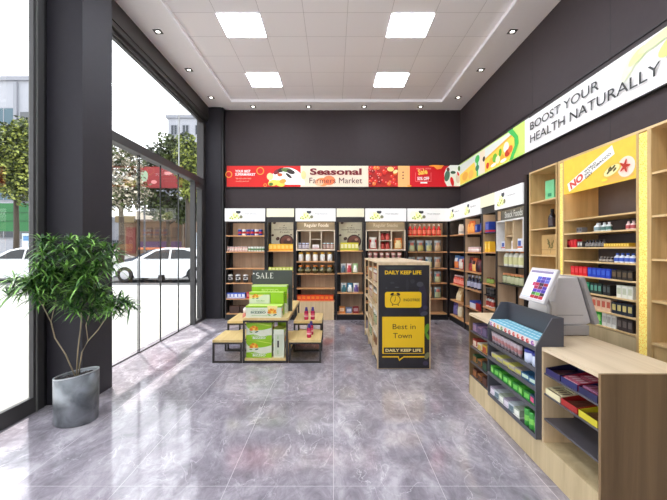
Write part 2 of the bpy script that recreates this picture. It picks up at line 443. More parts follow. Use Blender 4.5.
for j, x in enumerate((-1.84, -.57, .70, 1.99)):
    put('down', m_down, (x, 8.58, H - .0065), 0, 'small square downlight along the back wall, %s from the left' % ['first', 'second', 'third', 'fourth'][j], 'downlight', 'square downlights')

# ---------------------------------------------------------------- banners
LIT = .1
def ink(c, e=LIT): return paint(c, .5, emit=e, vary=0)
def banner_back():
    o = thing('wall_banner', 'long lit red and cream Seasonal Farmers Market banner across the back wall', 'banner', (-2.5, 8.8, 3.04))
    L_ = 5.46; h = .51
    MB().box(0, L_, -.05, 0, 0, h, BLACK).build('light_box', o)
    p = Print((0, -.05, 0), (1, 0, 0), (0, 0, 1), .0006)
    W = L_; sc = L_ / 238.0   # metres per photo-pixel of banner length
    red = ink((212, 20, 14)); cream = ink((238, 222, 200)); whi = ink((252, 250, 248)); ora = ink((250, 160, 60)); dkr = ink((120, 20, 30))
    yel = ink((250, 214, 90)); grn = ink((90, 120, 50)); blk = ink((50, 36, 34)); pea = ink((250, 190, 120)); cri = ink((214, 16, 34))
    X = lambda px: (px - 222.5) * sc
    p.rect(.01, .01, X(298), h - .01, red); p.rect(X(298), .01, X(367), h - .01, cream, True); p.rect(X(367), .01, X(397), h - .01, ink((190, 40, 30)), True)
    p.rect(X(397), .01, X(409), h - .01, pea, True); p.rect(X(409), .01, L_ - .01, h - .01, cri)
    p.text('YOUR BEST', X(231.5), .345, X(247) - X(231.5), .06, whi, .02); p.text('SUPERMARKET', X(231.5), .27, X(252) - X(231.5), .06, whi, .02)
    p.text('Save more at the market', X(232), .19, .36, .04, ink((250, 190, 160))); p.text('freshly picked', X(232), .12, .3, .035, ink((250, 190, 160)))
    p.ring(X(257), .38, .09, .02, ora); p.ring(X(225), .3, .08, .02, ora); p.ring(X(262), .05, .04, .015, ora)
    # food plate
    cx, cy = X(284), .06
    pts = [(cx + .42 * math.cos(t * PI / 24), max(.012, cy + .40 * math.sin(t * PI / 24))) for t in range(25)]
    p.poly(pts, whi)
    for (a, b, ra, rb, m, r) in ((274, .36, .09, .05, dkr, .6), (278, .40, .08, .05, blk, .3), (284, .40, .13, .05, grn, -.1), (288, .36, .10, .05, blk, -.3), (277, .29, .06, .04, ink((200, 90, 40)), 0), (286, .27, .09, .03, blk, -.7),
                               (270, .10, .12, .07, yel, .2), (277, .09, .12, .07, yel, -.3), (280, .14, .08, .05, ora, .2), (267, .25, .075, .085, ink((240, 210, 150)), 0), (268, .07, .05, .04, grn, 0)):
        p.disc(X(a), b, ra, rb, m, r)
    p.disc(X(301), .28, .06, .1, ink((252, 214, 150))); p.disc(X(320), .12, .16, .10, ink((252, 150, 90))); p.disc(X(327), .16, .14, .11, ink((250, 130, 80)))
    p.disc(X(317), .1, .1, .07, ink((252, 190, 150)))
    p.text('Seasonal', X(307.5), .285, X(360) - X(307.5), .155, dkr, .035); p.text('Farmers Market', X(307), .09, X(360.5) - X(307), .13, ink((90, 26, 30)), .0)
    random.seed(5)
    reds = [ink((214, 30, 28)), ink((176, 16, 22)), ink((232, 60, 40)), ink((150, 12, 24)), ink((240, 130, 50)), ink((226, 44, 44))]
    for i in range(44):
        a = X(368.5 + 27 * random.random()); b = .05 + .41 * random.random(); r = .045
        p.disc(a, b, r, r * .95, reds[i % 6]); p.disc(a - .012, b + .014, .011, .009, ink((252, 200, 180)))
    p.disc(X(389), .41, .08, .055, ink((246, 210, 120))); p.disc(X(394), .35, .06, .04, ink((244, 226, 160)), .5)
    for b in (.32, .25, .18): p.rect(X(401), b, X(402.3), b + .03, dkr)
    p.disc(X(408), .02, .05, .02, ora)
    p.disc(X(434.5), .485, .16, .02, ora); p.poly([(X(431), .499), (X(443), .499), (X(440), .42), (X(436), .40)], ora)
    p.text('SPECIAL OFFER', X(415), .40, X(430) - X(415), .035, ink((252, 170, 160)))
    p.text('Sale', X(417), .27, X(426.5) - X(417), .13, yel, .03, .12); p.text('50% OFF', X(416), .15, X(428) - X(416), .08, whi, .03)
    for r in ((414, .12, 414.4, .33), (414, .12, 430, .13), (429.6, .12, 430, .33)): p.rect(X(r[0]), r[1], X(r[2]), r[3], ink((244, 130, 130)))
    p.rect(X(419), .075, X(426), .11, whi)
    p.poly([(X(443), .3), (X(445), .42), (X(449), .499), (L_ - .011, .499), (L_ - .011, .012), (X(446), .012), (X(443.5), .12)], ink((232, 236, 228)))
    for (a, b, ra, rb, m, r) in ((446, .25, .06, .13, ink((70, 110, 90)), -.2), (447, .40, .035, .045, ink((96, 56, 50)), 0), (451, .12, .04, .11, cri, .2), (452, .33, .06, .035, ink((50, 80, 60)), 0), (457, .2, .05, .12, ink((214, 200, 190)), 0), (457, .3, .02, .05, cri, .3), (458, .42, .03, .06, grn, 0)):
        p.disc(X(a), b, ra, rb, m, r)
    p.build('printed_graphic', o)
banner_back()
def banner_right():
    # frame: u runs towards the camera (-y), face looks to -x
    y0 = 8.79; L_ = 9.2; h = .52
    o = thing('wall_banner', 'long lit white and green Boost Your Health Naturally banner on the right wall', 'banner', (2.98, y0, 3.05))
    MB().box(-.05, 0, -L_, 0, 0, h, BLACK).build('light_box', o)
    p = Print((-.05, 0, 0), (0, -1, 0), (0, 0, 1), .0006)
    whi = ink((236, 234, 235)); lime = ink((206, 240, 120)); gre = ink((70, 190, 90)); yel = ink((252, 212, 84)); blk = ink((34, 36, 36), 0)
    sky = ink((220, 226, 222)); gold = ink((236, 176, 60)); red = ink((200, 60, 40)); leaf = ink((110, 180, 60))
    p.rect(.012, .012, L_ - .01, h - .012, whi)
    p.rect(.012, .012, .1, h - .012, gre)
    p.rect(.06, .012, 3.0, h - .012, lime)
    p.rect(.12, .03, 2.6, h - .03, sky)
    p.poly([(.12, .03), (.12, .26), (1.0, .36), (1.15, .03)], yel); p.disc(.45, .17, .18, .09, gold); p.disc(.8, .14, .15, .09, ink((248, 190, 90)))
    p.rect(1.12, .03, 1.2, .42, gre); p.disc(1.16, .38, .12, .08, gre); p.disc(1.16, .2, .1, .06, ink((40, 130, 90)))
    p.rect(1.3, .03, 1.55, .48, ink((240, 220, 200))); p.disc(1.5, .3, .06, .05, ink((60, 50, 40)))
    p.poly([(1.55, .03), (1.55, .26), (2.75, .42), (2.75, .03)], yel); p.poly([(1.55, .26), (1.55, .29), (2.75, .45), (2.75, .41)], gold)
    for (a, b, ra, rb, m) in ((1.68, .13, .07, .06, red), (1.85, .16, .09, .08, gold), (2.0, .20, .1, .08, leaf), (2.12, .14, .09, .07, ink((248, 240, 200))), (2.22, .24, .06, .07, leaf), (2.3, .13, .07, .06, gold),
                              (2.45, .27, .1, .09, ink((250, 236, 220))), (2.5, .16, .1, .06, red), (2.6, .2, .08, .06, ink((230, 120, 60))), (1.95, .08, .12, .03, ink((252, 252, 240))), (2.35, .07, .12, .03, ink((252, 252, 240)))):
        p.disc(a, b, ra, rb, m)
    p.poly([(2.52, .508), (2.68, .508), (2.86, .34), (2.88, .22), (2.7, .012), (2.56, .012), (2.75, .22), (2.74, .34)], gre)
    p.poly([(2.7, .508), (3.08, .508), (3.08, .012), (2.74, .012), (2.9, .22), (2.88, .34)], lime)
    p.rect(3.08, .012, 3.2, .508, whi)
    p.text('BOOST YOUR', 3.235, .305, 1.44, .115, blk, .004); p.text('HEALTH NATURALLY', 3.235, .115, 2.22, .118, blk, .004)
    p.disc(5.10, .36, .16, .06, ink((232, 246, 196)), .9); p.disc(5.2, .40, .12, .05, ink((214, 240, 150)), .4); p.disc(5.42, .44, .22, .045, ink((222, 244, 170)), .1); p.disc(5.6, .33, .18, .08, ink((206, 240, 130)), .3); p.disc(6.1, .25, .3, .2, lime)
    p.rect(4.86, .385, 4.92, .39, ink((180, 184, 180))); p.rect(4.887, .36, 4.893, .415, ink((180, 184, 180)))
    p.build('printed_graphic', o)
banner_right()
# ================================================================ shelving round the walls
SIGNW = paint((228, 227, 226), .5, emit=.2, vary=0)
CREAM = paint((232, 228, 200), .5, emit=.12, vary=.02)
EDGEW = wood('shelf_lip_oak_glow', (206, 150, 100), (232, 176, 122), 'x')  # oak tinted orange, the warm shelf lighting put into its colour
EDGEWY = wood('shelf_lip_oak_glow_side', (206, 150, 100), (232, 176, 122), 'y')  # same orange lighting tint, grain turned for the side run
LED = lamp('warm_led_strip', (255, 232, 204), 6.0)
DEP = .33
LINER = wood('side_liner_oak', (176, 150, 120), (206, 182, 152), 'z', .5, 7)
def shelving(fr, W, label, shelves, kind='wide', base=.13, group=None, cubby=None, backm=None, lip=None, poster=False, strip=None, cab=None, thin=(), liner=None, div=None):
    """a run of wall shelving: lit name board, dark uprights, wooden back and shelves"""
    o = thing('shelving_unit', label, 'shelving', fr.w(0, 0, 0), fr.rz, group)
    bm_ = backm or PANELW; lip = lip or EDGEW
    MB().box(0, W, DEP - .02, DEP, 0, 2.50, BLACK).box(.0, .022, .0, DEP - .02, 0, 2.50, DARKM).box(W - .022, W, .0, DEP - .02, 0, 2.50, DARKM).build('frame', o)
    MB().box(.1, W - .03, DEP - .026, DEP - .0205, base, 2.2, bm_).build('back_panel', o)
    if liner: MB().box(.0221, .026, .012, DEP - .03, base, 2.2, liner).build('side_liner', o)
    MB().box(.022, W - .022, .015, DEP - .02, 0, base - .02, BLACK).build('base', o)
    MB().box(.022, W - .022, -.002, .028, 2.205, 2.31, DARKM).build('rail', o)
    for z in shelves:
        if z in thin:
            MB().box(.024, W - .024, .02, DEP - .03, z - .012, z, DARKM).build('shelf', o)
            continue
        s_ = MB().box(.023, W - .023, .003, DEP - .03, z - .022, z, lip).box(.023, .035, .05, DEP - .03, z - .07, z - .022, DARKM).box(W - .035, W - .023, .05, DEP - .03, z - .07, z - .022, DARKM)
        s_.build('shelf', o)
    MB().box(.03, W - .03, .034, .056, 2.228, 2.236, LED).build('led_strip', o)
    if kind == 'wide':
        b = MB().box(.004, W - .004, -.03, -.004, 2.222, 2.51, SIGNW).build('name_board', o)
        p = Print((0, -.03, 2.222), (1, 0, 0), (0, 0, 1), .0006)
        q = ink((236, 240, 170), .4); k = W / .89
        p.disc(.20 * k, .12, .12 * k, .085, q); p.disc(.12 * k, .14, .06 * k, .09, ink((244, 246, 200), .4))
        p.rect(.25 * k, .19, .35 * k, .235, ink((60, 66, 70), 0)); p.disc(.30 * k, .19, .045 * k, .02, ink((60, 66, 70), 0))
        for a, b2, r, c in ((.12, .07, .02, (120, 140, 70)), (.17, .06, .022, (170, 170, 80)), (.23, .09, .02, (130, 150, 60)), (.27, .12, .022, (150, 160, 90)), (.36, .10, .036, (120, 120, 90)), (.31, .07, .02, (170, 180, 100)), (.15, .1, .016, (90, 110, 60)), (.20, .14, .02, (224, 230, 110))):
            p.disc(a * k, b2, r * k, r, ink(c, .2))
        p.text('Fresh Selection', .44 * k, .155, .27 * k, .026, ink((110, 110, 112), 0), .01)
        
        p.build('printed_graphic', b)
    else:
        MB().box(.004, W - .004, -.03, -.004, 2.32, 2.51, CREAM).build('name_board', o)
    if poster:
        b = MB().box(.06, W - .03, DEP - .05, DEP - .03, 1.58, 2.30, paint((206, 202, 178), .5)).build('poster', o)
        p = Print((.06, DEP - .05, 1.58), (1, 0, 0), (0, 0, 1), .0007)
        dk = paint((70, 46, 36), .5, vary=0); mid = paint((120, 70, 56), .5, vary=0)
        w_ = W - .09
        for i, (t, z, a) in enumerate((('Coffee', .50, .5), ('ROASTED BEANS DAILY', .455, .12), ('Fresh', .40, .38))):
            ww = {0: .16, 1: .42, 2: .2}[i]
            p.text(t, a * w_ - (0 if i else .08), z, ww * w_ / .5, .028, dk, .01)
        p.disc(.30, .20, .022, .05, mid) if False else None
        cx = w_ * .66; p.disc(cx, .20, .165, .155, dk, n=28); p.disc(cx, .20, .135, .125, mid, n=24); p.disc(cx + .02, .18, .09, .07, paint((92, 56, 50), .5, vary=0)); p.disc(cx + .05, .24, .04, .03, paint((190, 140, 120), .5, vary=0))
        for a, z, r in ((.07, .63, .035), (.03, .34, .03), (.14, .26, .045), (.08, .06, .05), (.43, .35, .02), (.28, .57, .012)): p.disc(a * w_ / .5, z, r, r * .85, dk, .4)
        p.build('printed_graphic', b)
    if strip is not None:
        b = MB().box(.027, W - .024, .06, .08, 2.041, 2.204, paint(strip[1], .5)).build('script_board', o)
        p = Print((.027, .06, 2.03), (1, 0, 0), (0, 0, 1), .0007)
        if strip[0]: p.text(strip[0], strip[3] if len(strip) > 3 else .17, .05, .55, .10, paint(strip[2], .5, emit=.2, vary=0), .012)
        p.build('lettering', b)
    if cubby:
        cm, z0, z1, mid = cubby
        a, b_ = .36 * W, .64 * W
        c = MB().box(.018, W - .018, -.008, DEP - .05, z1 - .022, z1, cm).box(.018, W - .018, -.008, DEP - .05, z0 - .035, z0, cm).box(.018, .04, -.008, DEP - .05, z0, z1 - .022, cm).box(W - .04, W - .018, -.008, DEP - .05, z0, z1 - .022, cm)
        dm = div or cm
        c.box(a - .01, a + .01, -.006, DEP - .05, z0, z1 - .022, dm).box(b_ - .01, b_ + .01, -.006, DEP - .05, z0, z1 - .022, dm)
        for zz in mid: c.box(a + .01, b_ - .01, .0, DEP - .05, zz - .016, zz, dm)
        c.build('cubbyhole', o)
    if cab: MB().box(.04, W - .04, .0, .02, .0, cab, OAK).box(.04, W - .04, .02, DEP - .03, cab - .02, cab, OAK).build('cupboard_front', o)
    return o
BX = lambda px: (px - 333.5) * .0229          # metres across, just behind the back run's front
YS = 8.45
def back_fr(px): return Fr((px - 333.5) * .022533, YS, 0)
FA, FB, FC, FD, FE, FF = (back_fr(a) for a in (225.0, 266.6, 295.4, 336.4, 365.0, 407.0))
WA, WB, WC, WD, WE, WF = .912, .625, .91, .628, .93, .925
RX = 2.614
FG, FH, FI, FJ = Fr(RX, 8.45, -PI / 2), Fr(RX, 7.49, -PI / 2), Fr(RX, 6.60, -PI / 2), Fr(RX, 6.02, -PI / 2)
std = (1.906, 1.541, 1.165, .834, .48, .147)
shelving(FA, WA, 'tall wooden shelving with a white name board, leftmost on the back wall', std)
shelving(FB, WB, 'narrow shelving with a coffee bowl poster, left one of the two on the back wall', (1.56, 1.10, .75, .45, .147), 'narrow', poster=True)
CUB = paint((226, 210, 186), .45)
shelving(FC, WC, 'back wall shelving with a cubbyhole frame above glass jars and a low cupboard', (1.32, 1.045, .715, .43), cubby=(CUB, 1.60, 2.03, (1.83,)), strip=('Regular Foods', (158, 142, 112), (236, 226, 206)), cab=.41)
shelving(FD, WD, 'narrow shelving with a coffee bowl poster, right one of the two on the back wall', (1.565, 1.055, .613, .147), 'narrow', poster=True)
shelving(FE, WE, 'back wall shelving with a cubbyhole frame, behind the black poster display shelf', (1.37, 1.05, .70, .40, .147), cubby=(CUB, 1.60, 2.03, (1.80,)), strip=('Regular Snacks', (162, 146, 116), (196, 184, 156)))
shelving(FF, WF, 'tall wooden shelving of snack bags, rightmost on the back wall', std)
shelving(FG, .945, 'right wall shelving with a white name board, in the far corner', std, lip=EDGEWY)
shelving(FH, .88, 'right wall shelving with a white name board, second from the far corner', std, lip=EDGEWY, backm=PANELW, liner=LINER)
shelving(FI, .57, 'narrow right wall shelving with a plain cream top board', (1.877, 1.55, 1.01, .81, .60, .3), 'narrow', lip=EDGEWY, thin=(1.877, .81), liner=LINER)
CUBW = paint((226, 224, 220), .45)
shelving(FJ, .89, 'right wall shelving with white cubbyholes, next to the pale wood cabinets', (1.335, 1.065, .45), cubby=(CUBW, 1.60, 2.04, (1.80,)), strip=('Snack Foods', (92, 92, 84), (190, 192, 186), .14), thin=(1.335, 1.065), lip=EDGEWY, liner=LINER, div=OAK)
tag(MB().box(2.60, 2.97, 5.045, 5.115, 0, 2.60, BLACK).build('upright_post'), 'tall black post between the dark shelving and the pale wood cabinets', 'post')

# --------- goods, back run
def xs_px(fr, a, b, n): # n spots between two photo columns, in the frame's own metres
    return span(BX(a) - fr.o[0], BX(b) - fr.o[0], n)
g = lambda t: t
a = xs_px(FA, 238, 263, 6)
for i, c in enumerate(((40, 60, 150), (230, 230, 236), (36, 70, 170), (40, 60, 150), (230, 230, 236), (36, 70, 170))):
    pass
row(FA, m_can(.044, .145, (30, 56, 150), (196, 40, 44)), 'canblue', [a[0], a[2], a[3], a[5]], .12, 1.906, 'blue can with a red band on the top shelf of the leftmost unit', 'can', 'blue cans on the top left shelf')
row(FA, m_can(.044, .145, (226, 228, 236), (190, 40, 44)), 'canwhite', [a[1], a[4]], .12, 1.906, 'white can with a red band among blue cans, top shelf of the leftmost unit', 'can', 'white cans on the top left shelf')
row(FA, m_can(.028, .115, (236, 200, 190), (244, 232, 226)), 'cupp', xs_px(FA, 227, 248, 8), .10, 1.541, 'small pink and white can, second shelf of the leftmost unit', 'can', 'pink cans on the left unit')
row(FA, m_can(.028, .115, (232, 236, 226), (90, 150, 90)), 'cupg', xs_px(FA, 248.4, 265, 6), .10, 1.541, 'small white can with a green band, second shelf of the leftmost unit', 'can', 'green banded cans on the left unit')
def m_owl():
    w, b = paint((236, 234, 230), .3), paint((40, 38, 40), .4)
    o = MB().lathe([(.035, 0, b), (.055, .03, b), (.058, .07, w), (.052, .11, w), (.04, .125, b), (.062, .15, w), (.05, .18, w), (.02, .19, w)], w, 14).build('storage_tin')
    MB().lathe([(.03, 0), (.032, .03), (.012, .035)], b, 10, c=(0, -.035, .085)).build('motif', o)
    return o
row(FA, m_owl, 'owl', xs_px(FA, 227, 250, 3), .10, .834, 'round black and white tin on the leftmost unit, left of the SALE board', 'tin', 'black and white tins')
put('sackk', m_bag(.10, .06, .17, (34, 32, 34), (60, 56, 56)), FA.w(.62, .1, .834), 0, 'black pouch peeking out beside the SALE board', 'pouch')
row(FA, m_box(.085, .1, .125, (54, 88, 190), (226, 230, 244), (220, 226, 240)), 'bluebox', xs_px(FA, 227.5, 246, 5), .10, .48, 'blue and white carton on the fifth shelf of the leftmost unit', 'carton', 'blue and white cartons')
row(FA, m_box(.07, .1, .14, (186, 40, 48), (214, 120, 120)), 'redboxa', xs_px(FA, 247, 251, 1), .10, .48, 'red carton beside the blue and white cartons, leftmost unit', 'carton', None)
def m_crate():
    d = paint((70, 44, 34), .5)
    o = MB().box(-.11, .11, -.08, .08, 0, .012, d).box(-.11, .11, -.08, -.07, .012, .15, d).box(-.11, .11, .07, .08, .012, .15, d).box(-.11, -.1, -.07, .07, .012, .15, d).box(.1, .11, -.07, .07, .012, .15, d).build('wicker_basket')
    MB().box(-.115, .115, -.085, .085, .15, .16, paint((96, 62, 46), .5)).build('rim', o)
    return o
row(FA, m_crate, 'crate', [.2, .45], .12, .147, 'dark brown basket on the bottom shelf of the leftmost unit', 'basket', 'dark baskets')
row(FB, m_box(.088, .12, .155, (250, 190, 40), (252, 216, 110), (244, 160, 30)), 'yelbox', xs_px(FB, 269.5, 293.5, 6), .10, 1.56, 'yellow carton in the row under the left coffee poster', 'carton', 'yellow cartons under the left poster')
row(FB, m_box(.07, .1, .09, (206, 214, 90), (236, 236, 160), (150, 180, 60)), 'limebox', xs_px(FB, 269, 293.5, 7), .08, 1.10, 'small lime green carton just above the SALE board', 'carton', 'lime cartons above the sale board')
# C
cl = WC
row(FC, m_jar(.042, .14, (60, 44, 44), (210, 214, 240), (200, 190, 200)), 'jarviolet', span(.05, .31, 3), .09, 1.60, 'dark jar with a pale violet lid, left cubbyhole above the glass jars', 'jar', 'violet lidded jars')
row(FC, m_jar(.042, .14, (150, 60, 40), (206, 232, 236), (196, 170, 160)), 'jarteal', span(.60, .87, 3), .09, 1.60, 'red-brown jar with a pale blue lid, right cubbyhole above the glass jars', 'jar', 'blue lidded jars')
put('wbox', m_box(.14, .1, .1, (240, 236, 232), (220, 210, 210), (190, 80, 80)), FC.w(.455, .09, 1.60), 0, 'white box with a red stripe in the middle cubbyhole above the glass jars', 'box')
row(FC, m_jar(.055, .205, (232, 230, 222), (230, 176, 60), (244, 242, 236)), 'milkjar', span(.035, .86, 5), .09, 1.32, 'tall white jar with an orange-yellow lid, row below the cubbyholes', 'jar', 'white jars with yellow lids')
row(FC, m_pot(.078, .185, (70, 66, 40), (226, 130, 50)), 'olive', span(.03, .86, 5), .09, 1.045, 'round dark preserve jar with an orange lid, under the tall white jars', 'jar', 'round preserve jars')
row(FC, m_box(.10, .14, .125, (226, 70, 24), (244, 130, 50), None), 'orangebox', span(.03, .86, 8), .11, .43, 'orange-red carton in the row on top of the low cupboard', 'carton', 'orange cartons on the cupboard')
# D
row(FD, m_box(.082, .1, .18, (226, 214, 60), (246, 240, 180), (170, 180, 50)), 'yelgreen', span(.09, .50, 5), .09, 1.565, 'yellow-green carton in the row under the right coffee poster', 'carton', 'yellow-green cartons')
for i, (c, p_, n_) in enumerate((((196, 196, 190), (90, 120, 140), 'grey'), ((232, 206, 200), (200, 70, 80), 'pink'), ((170, 200, 140), (236, 236, 226), 'green'))):
    put('dbag%d' % i, m_bag(.125, .08, .215, c, p_), FD.w(.16 + .135 * i, .1, 1.055), 0, 'small %s and white bag on the second shelf under the right coffee poster' % n_, 'snack bag')
for i, (c, p_, n_) in enumerate((((226, 226, 220), (60, 120, 130), 'white and teal'), ((60, 130, 160), (236, 236, 230), 'teal and white'), ((232, 228, 224), (110, 90, 150), 'white and violet'))):
    put('ebag%d' % i, m_bag(.135, .08, .215, c, p_), FD.w(.17 + .14 * i, .1, .613), 0, '%s bag on the third shelf under the right coffee poster' % n_, 'snack bag')
for i, (c, p_, n_) in enumerate((((214, 130, 60), (240, 200, 160), 'orange'), ((120, 130, 160), (200, 204, 216), 'blue-grey'), ((140, 30, 36), (190, 150, 150), 'dark red'))):
    put('fbag%d' % i, m_box(.13, .12, .145 - .02 * (i == 1), c, p_), FD.w(.13 + .155 * i, .1, .147), 0, '%s carton on the bottom shelf under the right coffee poster' % n_, 'carton')
# E
put('ebig', m_bag(.17, .1, .27, (206, 60, 60), (236, 226, 214), (236, 230, 220), accent=(200, 190, 180)), FE.w(.19, .1, 1.60), 0, 'white and red pouch in the left cubbyhole behind the poster display', 'pouch')
for zz, n_ in ((1.60, 'lower'), (1.80, 'upper')):
    row(FE, m_jar(.046, .15, (170, 26, 30), (150, 26, 30), (206, 90, 80)), 'redpot', [.405, .515], .08, zz, 'small red jar in the %s middle cubbyhole behind the poster display' % n_, 'jar', 'red jars in the %s middle cubbyhole' % n_)
put('ebig2', m_bag(.2, .1, .25, (232, 150, 70), (246, 226, 170), (230, 120, 60)), FE.w(.76, .1, 1.60), 0, 'orange and cream pouch in the right cubbyhole behind the poster display', 'pouch')
row(FE, m_cup(.038, .05, .15, (236, 214, 200), (200, 60, 50)), 'ecup', span(.05, .86, 6), .1, 1.37, 'cream cup with a red lid in the row under the cubbyholes behind the poster display', 'cup', 'red lidded cups')
row(FE, m_box(.1, .1, .16, (196, 120, 70), (230, 200, 160)), 'ebox', span(.03, .3, 2), .1, 1.05, 'brown carton behind the poster display, on the middle shelf', 'carton', 'brown cartons behind the display')
# F
row(FF, m_bottle(.05, .255, (214, 40, 36), (196, 190, 180), (236, 120, 90), 'sauce_bottle', .55), 'redbot', span(.03, .80, 7), .1, 1.906, 'red bottle with a pale neck, top shelf of the rightmost back unit', 'bottle', 'red bottles on the top shelf')
for zz, xs, w_ in ((1.541, span(.03, .82, 4), 'second'), (1.165, span(.03, .82, 4), 'third'), (.834, span(.03, .82, 4), 'fourth'), (.48, span(.03, .82, 4), 'fifth')):
    for i, x in enumerate(xs):
        if zz < 1.1 and i < 2: continue
        c = ((104, 124, 130), (84, 118, 140), (136, 138, 130), (96, 128, 134))[(i + int(zz * 10)) % 4]
        put('chip%d' % ((i + int(zz * 10)) % 4), m_bag(.165, .1, .255, c, ((196, 190, 110), (200, 196, 130), (206, 170, 130), (190, 196, 150))[(i + int(zz * 10)) % 4], accent=((190, 110, 90), (170, 180, 170), (200, 140, 110), (206, 110, 90))[(i + int(zz * 10)) % 4], top=(176, 184, 184)), FF.w(x, .12, zz), 0,
            'grey-blue chip bag, %s from left, %s shelf of the rightmost back wall unit' % (('first', 'second', 'third', 'fourth')[i], w_), 'chip bag', 'chip bags on the back wall')

# --------- goods, right run (lx measured from each unit's far end)
def RY(px, x=2.72): return x * 375 / (px - 333.5)
def rl(fr, px, x=2.72): return fr.o[1] - RY(px, x)
def wedge():
    p = paint((238, 234, 226), .4)
    o = MB().prism([(-.05, 0), (.05, 0), (.05, .15), (0, .22), (-.05, .15)], -.04, .04, p, 'y').build('milk_carton'); 
    MB().box(-.052, .052, -.043, .043, .03, .07, paint((190, 200, 196), .4)).build('label_band', o)
    return o
put('mc', wedge, FG.w(rl(FG, 461.5), .1, 1.906), FG.rz, 'small white gable-top carton on the top shelf in the far right corner', 'carton')
ylab = 'in the far corner unit'
put('bagblue', m_bag(.2, .12, .30, (50, 90, 160), (214, 120, 60), (90, 130, 180), accent=(226, 226, 226)), FG.w(rl(FG, 457), .12, 1.165), FG.rz + .3, 'tall blue and orange bag on the third shelf %s' % ylab, 'snack bag')
put('bagblue2', m_bag(.18, .12, .28, (190, 60, 50), (230, 220, 210), (60, 90, 150)), FG.w(rl(FG, 461.5), .12, 1.165), FG.rz + .3, 'red and white bag beside the blue and orange one %s' % ylab, 'snack bag')
row(FG, m_bottle(.042, .2, (226, 90, 70), (236, 200, 196), (240, 150, 130), 'juice_bottle', .6), 'pinkbot', span(.08, .80, 6), .09, .834, 'orange-pink bottle on the fourth shelf %s' % ylab, 'bottle', 'pink bottles')
put('loaf', m_bag(.26, .13, .27, (206, 160, 100), (236, 214, 170), (220, 190, 140), lean=.2), FG.w(rl(FG, 460), .1, .48), FG.rz + .2, 'tan bread bag leaning on the fifth shelf %s' % ylab, 'bag')
put('pbag', m_bag(.2, .1, .26, (70, 50, 110), (120, 110, 170), (90, 70, 130)), FG.w(rl(FG, 456.5), .1, .147), FG.rz + .25, 'purple bag on the bottom shelf %s' % ylab, 'bag')
put('cbag', m_bag(.2, .1, .28, (226, 206, 160), (240, 230, 200), (190, 150, 110)), FG.w(rl(FG, 461), .1, .147), FG.rz + .25, 'cream bag on the bottom shelf %s' % ylab, 'bag')
hl = 'in the second unit from the corner'
for i, px in enumerate((467.5, 470.5, 473.5)):
    put('obag', m_bag(.15, .1, .24, (222, 120, 36), (240, 170, 80), (200, 90, 30)), FH.w(rl(FH, px), .1, 1.906), FH.rz + .3 * (i - 1), 'orange bag on the top shelf %s, %s of three' % (hl, ('farthest', 'middle', 'nearest')[i]), 'snack bag', 'orange bags on the right wall')
put('hblue', m_box(.11, .1, .15, (46, 70, 160), (120, 150, 210)), FH.w(rl(FH, 479), .1, 1.906), FH.rz, 'blue carton beside the orange bags %s' % hl, 'carton')
row(FH, m_can(.042, .1, (226, 190, 184), (244, 236, 232)), 'hpink', [rl(FH, p) for p in (469, 471.2, 473.4, 475.6, 477.8, 480)], .09, 1.541, 'short pink and white can on the second shelf %s' % hl, 'can', 'short pink cans')
for i, (c, px) in enumerate((((190, 44, 34), 468.5), ((120, 20, 26), 472), ((214, 100, 40), 475.5), ((110, 26, 36), 479))):
    put('hbag%d' % i, m_bag(.19, .11, .30 - .02 * i, c, ((226, 150, 60), (170, 60, 60), (240, 190, 110), (60, 30, 40))[i], accent=(60, 20, 24)), FH.w(rl(FH, px), .11, 1.165), FH.rz + .2, '%s bag on the third shelf %s' % (('red', 'dark red', 'orange', 'maroon')[i], hl), 'snack bag')
row(FH, m_bottle(.05, .26, (28, 30, 60), (226, 226, 236), (190, 190, 214), 'drink_bottle', .6), 'navybot', [rl(FH, p) for p in (470.5, 474, 477.5, 481)], .09, .834, 'navy bottle with a white cap %s' % hl, 'bottle', 'navy bottles')
def m_slab():
    o = MB().box(-.26, .26, -.1, .1, 0, .13, paint((40, 70, 170), .4)).box(-.26, .05, -.102, -.1, 0, .1, paint((236, 236, 240), .4)).build('tissue_pack', None, bevel=.02)
    MB().box(.05, .262, -.103, .103, -.0, .128, paint((190, 50, 50), .4)).build('end_band', o)
    return o
put('slab', m_slab, FH.w(.5, .12, .48), FH.rz, 'white, blue and red soft pack lying %s' % hl, 'pack')
row(FH, m_box(.12, .12, .16, (150, 40, 36), (220, 160, 130)), 'hred', [.2, .34, .48], .1, .147, 'red carton on the bottom shelf %s' % hl, 'carton', 'red cartons at the bottom')
il = 'in the narrow right unit'
row(FI, m_box(.15, .12, .19, (38, 66, 160), (90, 110, 190), (200, 50, 50)), 'iblue', [rl(FI, p) for p in (486, 491.5)], .09, 1.877, 'blue box with a red stripe on the top shelf %s' % il, 'box', 'blue boxes with a red stripe')
row(FI, m_box(.085, .12, .18, (250, 196, 50), (252, 220, 120)), 'iyel', [rl(FI, p) for p in (487, 490, 493.2)], .09, 1.55, 'yellow box on the second shelf %s' % il, 'box', 'yellow boxes on the right wall')
row(FI, m_jar(.042, .1, (90, 130, 60), (140, 60, 44), (150, 180, 90)), 'igreen', [rl(FI, p) for p in (484, 487, 490, 493)], .09, 1.01, 'green jar with a red-brown lid %s' % il, 'jar', 'green jars')
row(FI, m_can(.05, .12, (50, 48, 50), (90, 84, 80)), 'iblk', [rl(FI, p) for p in (485.5, 490, 494)], .09, .81, 'black tin on the thin shelf %s' % il, 'tin', 'black tins')
row(FI, m_bottle(.034, .17, (236, 230, 226), (200, 50, 46), (200, 80, 70), 'sauce_bottle', .7), 'iwhite', [rl(FI, p) for p in (484, 486.4, 489, 491.6, 494.2)], .09, .60, 'white bottle with a red cap and red label %s' % il, 'bottle', 'white bottles with red caps')
jl = 'in the unit with white cubbyholes'
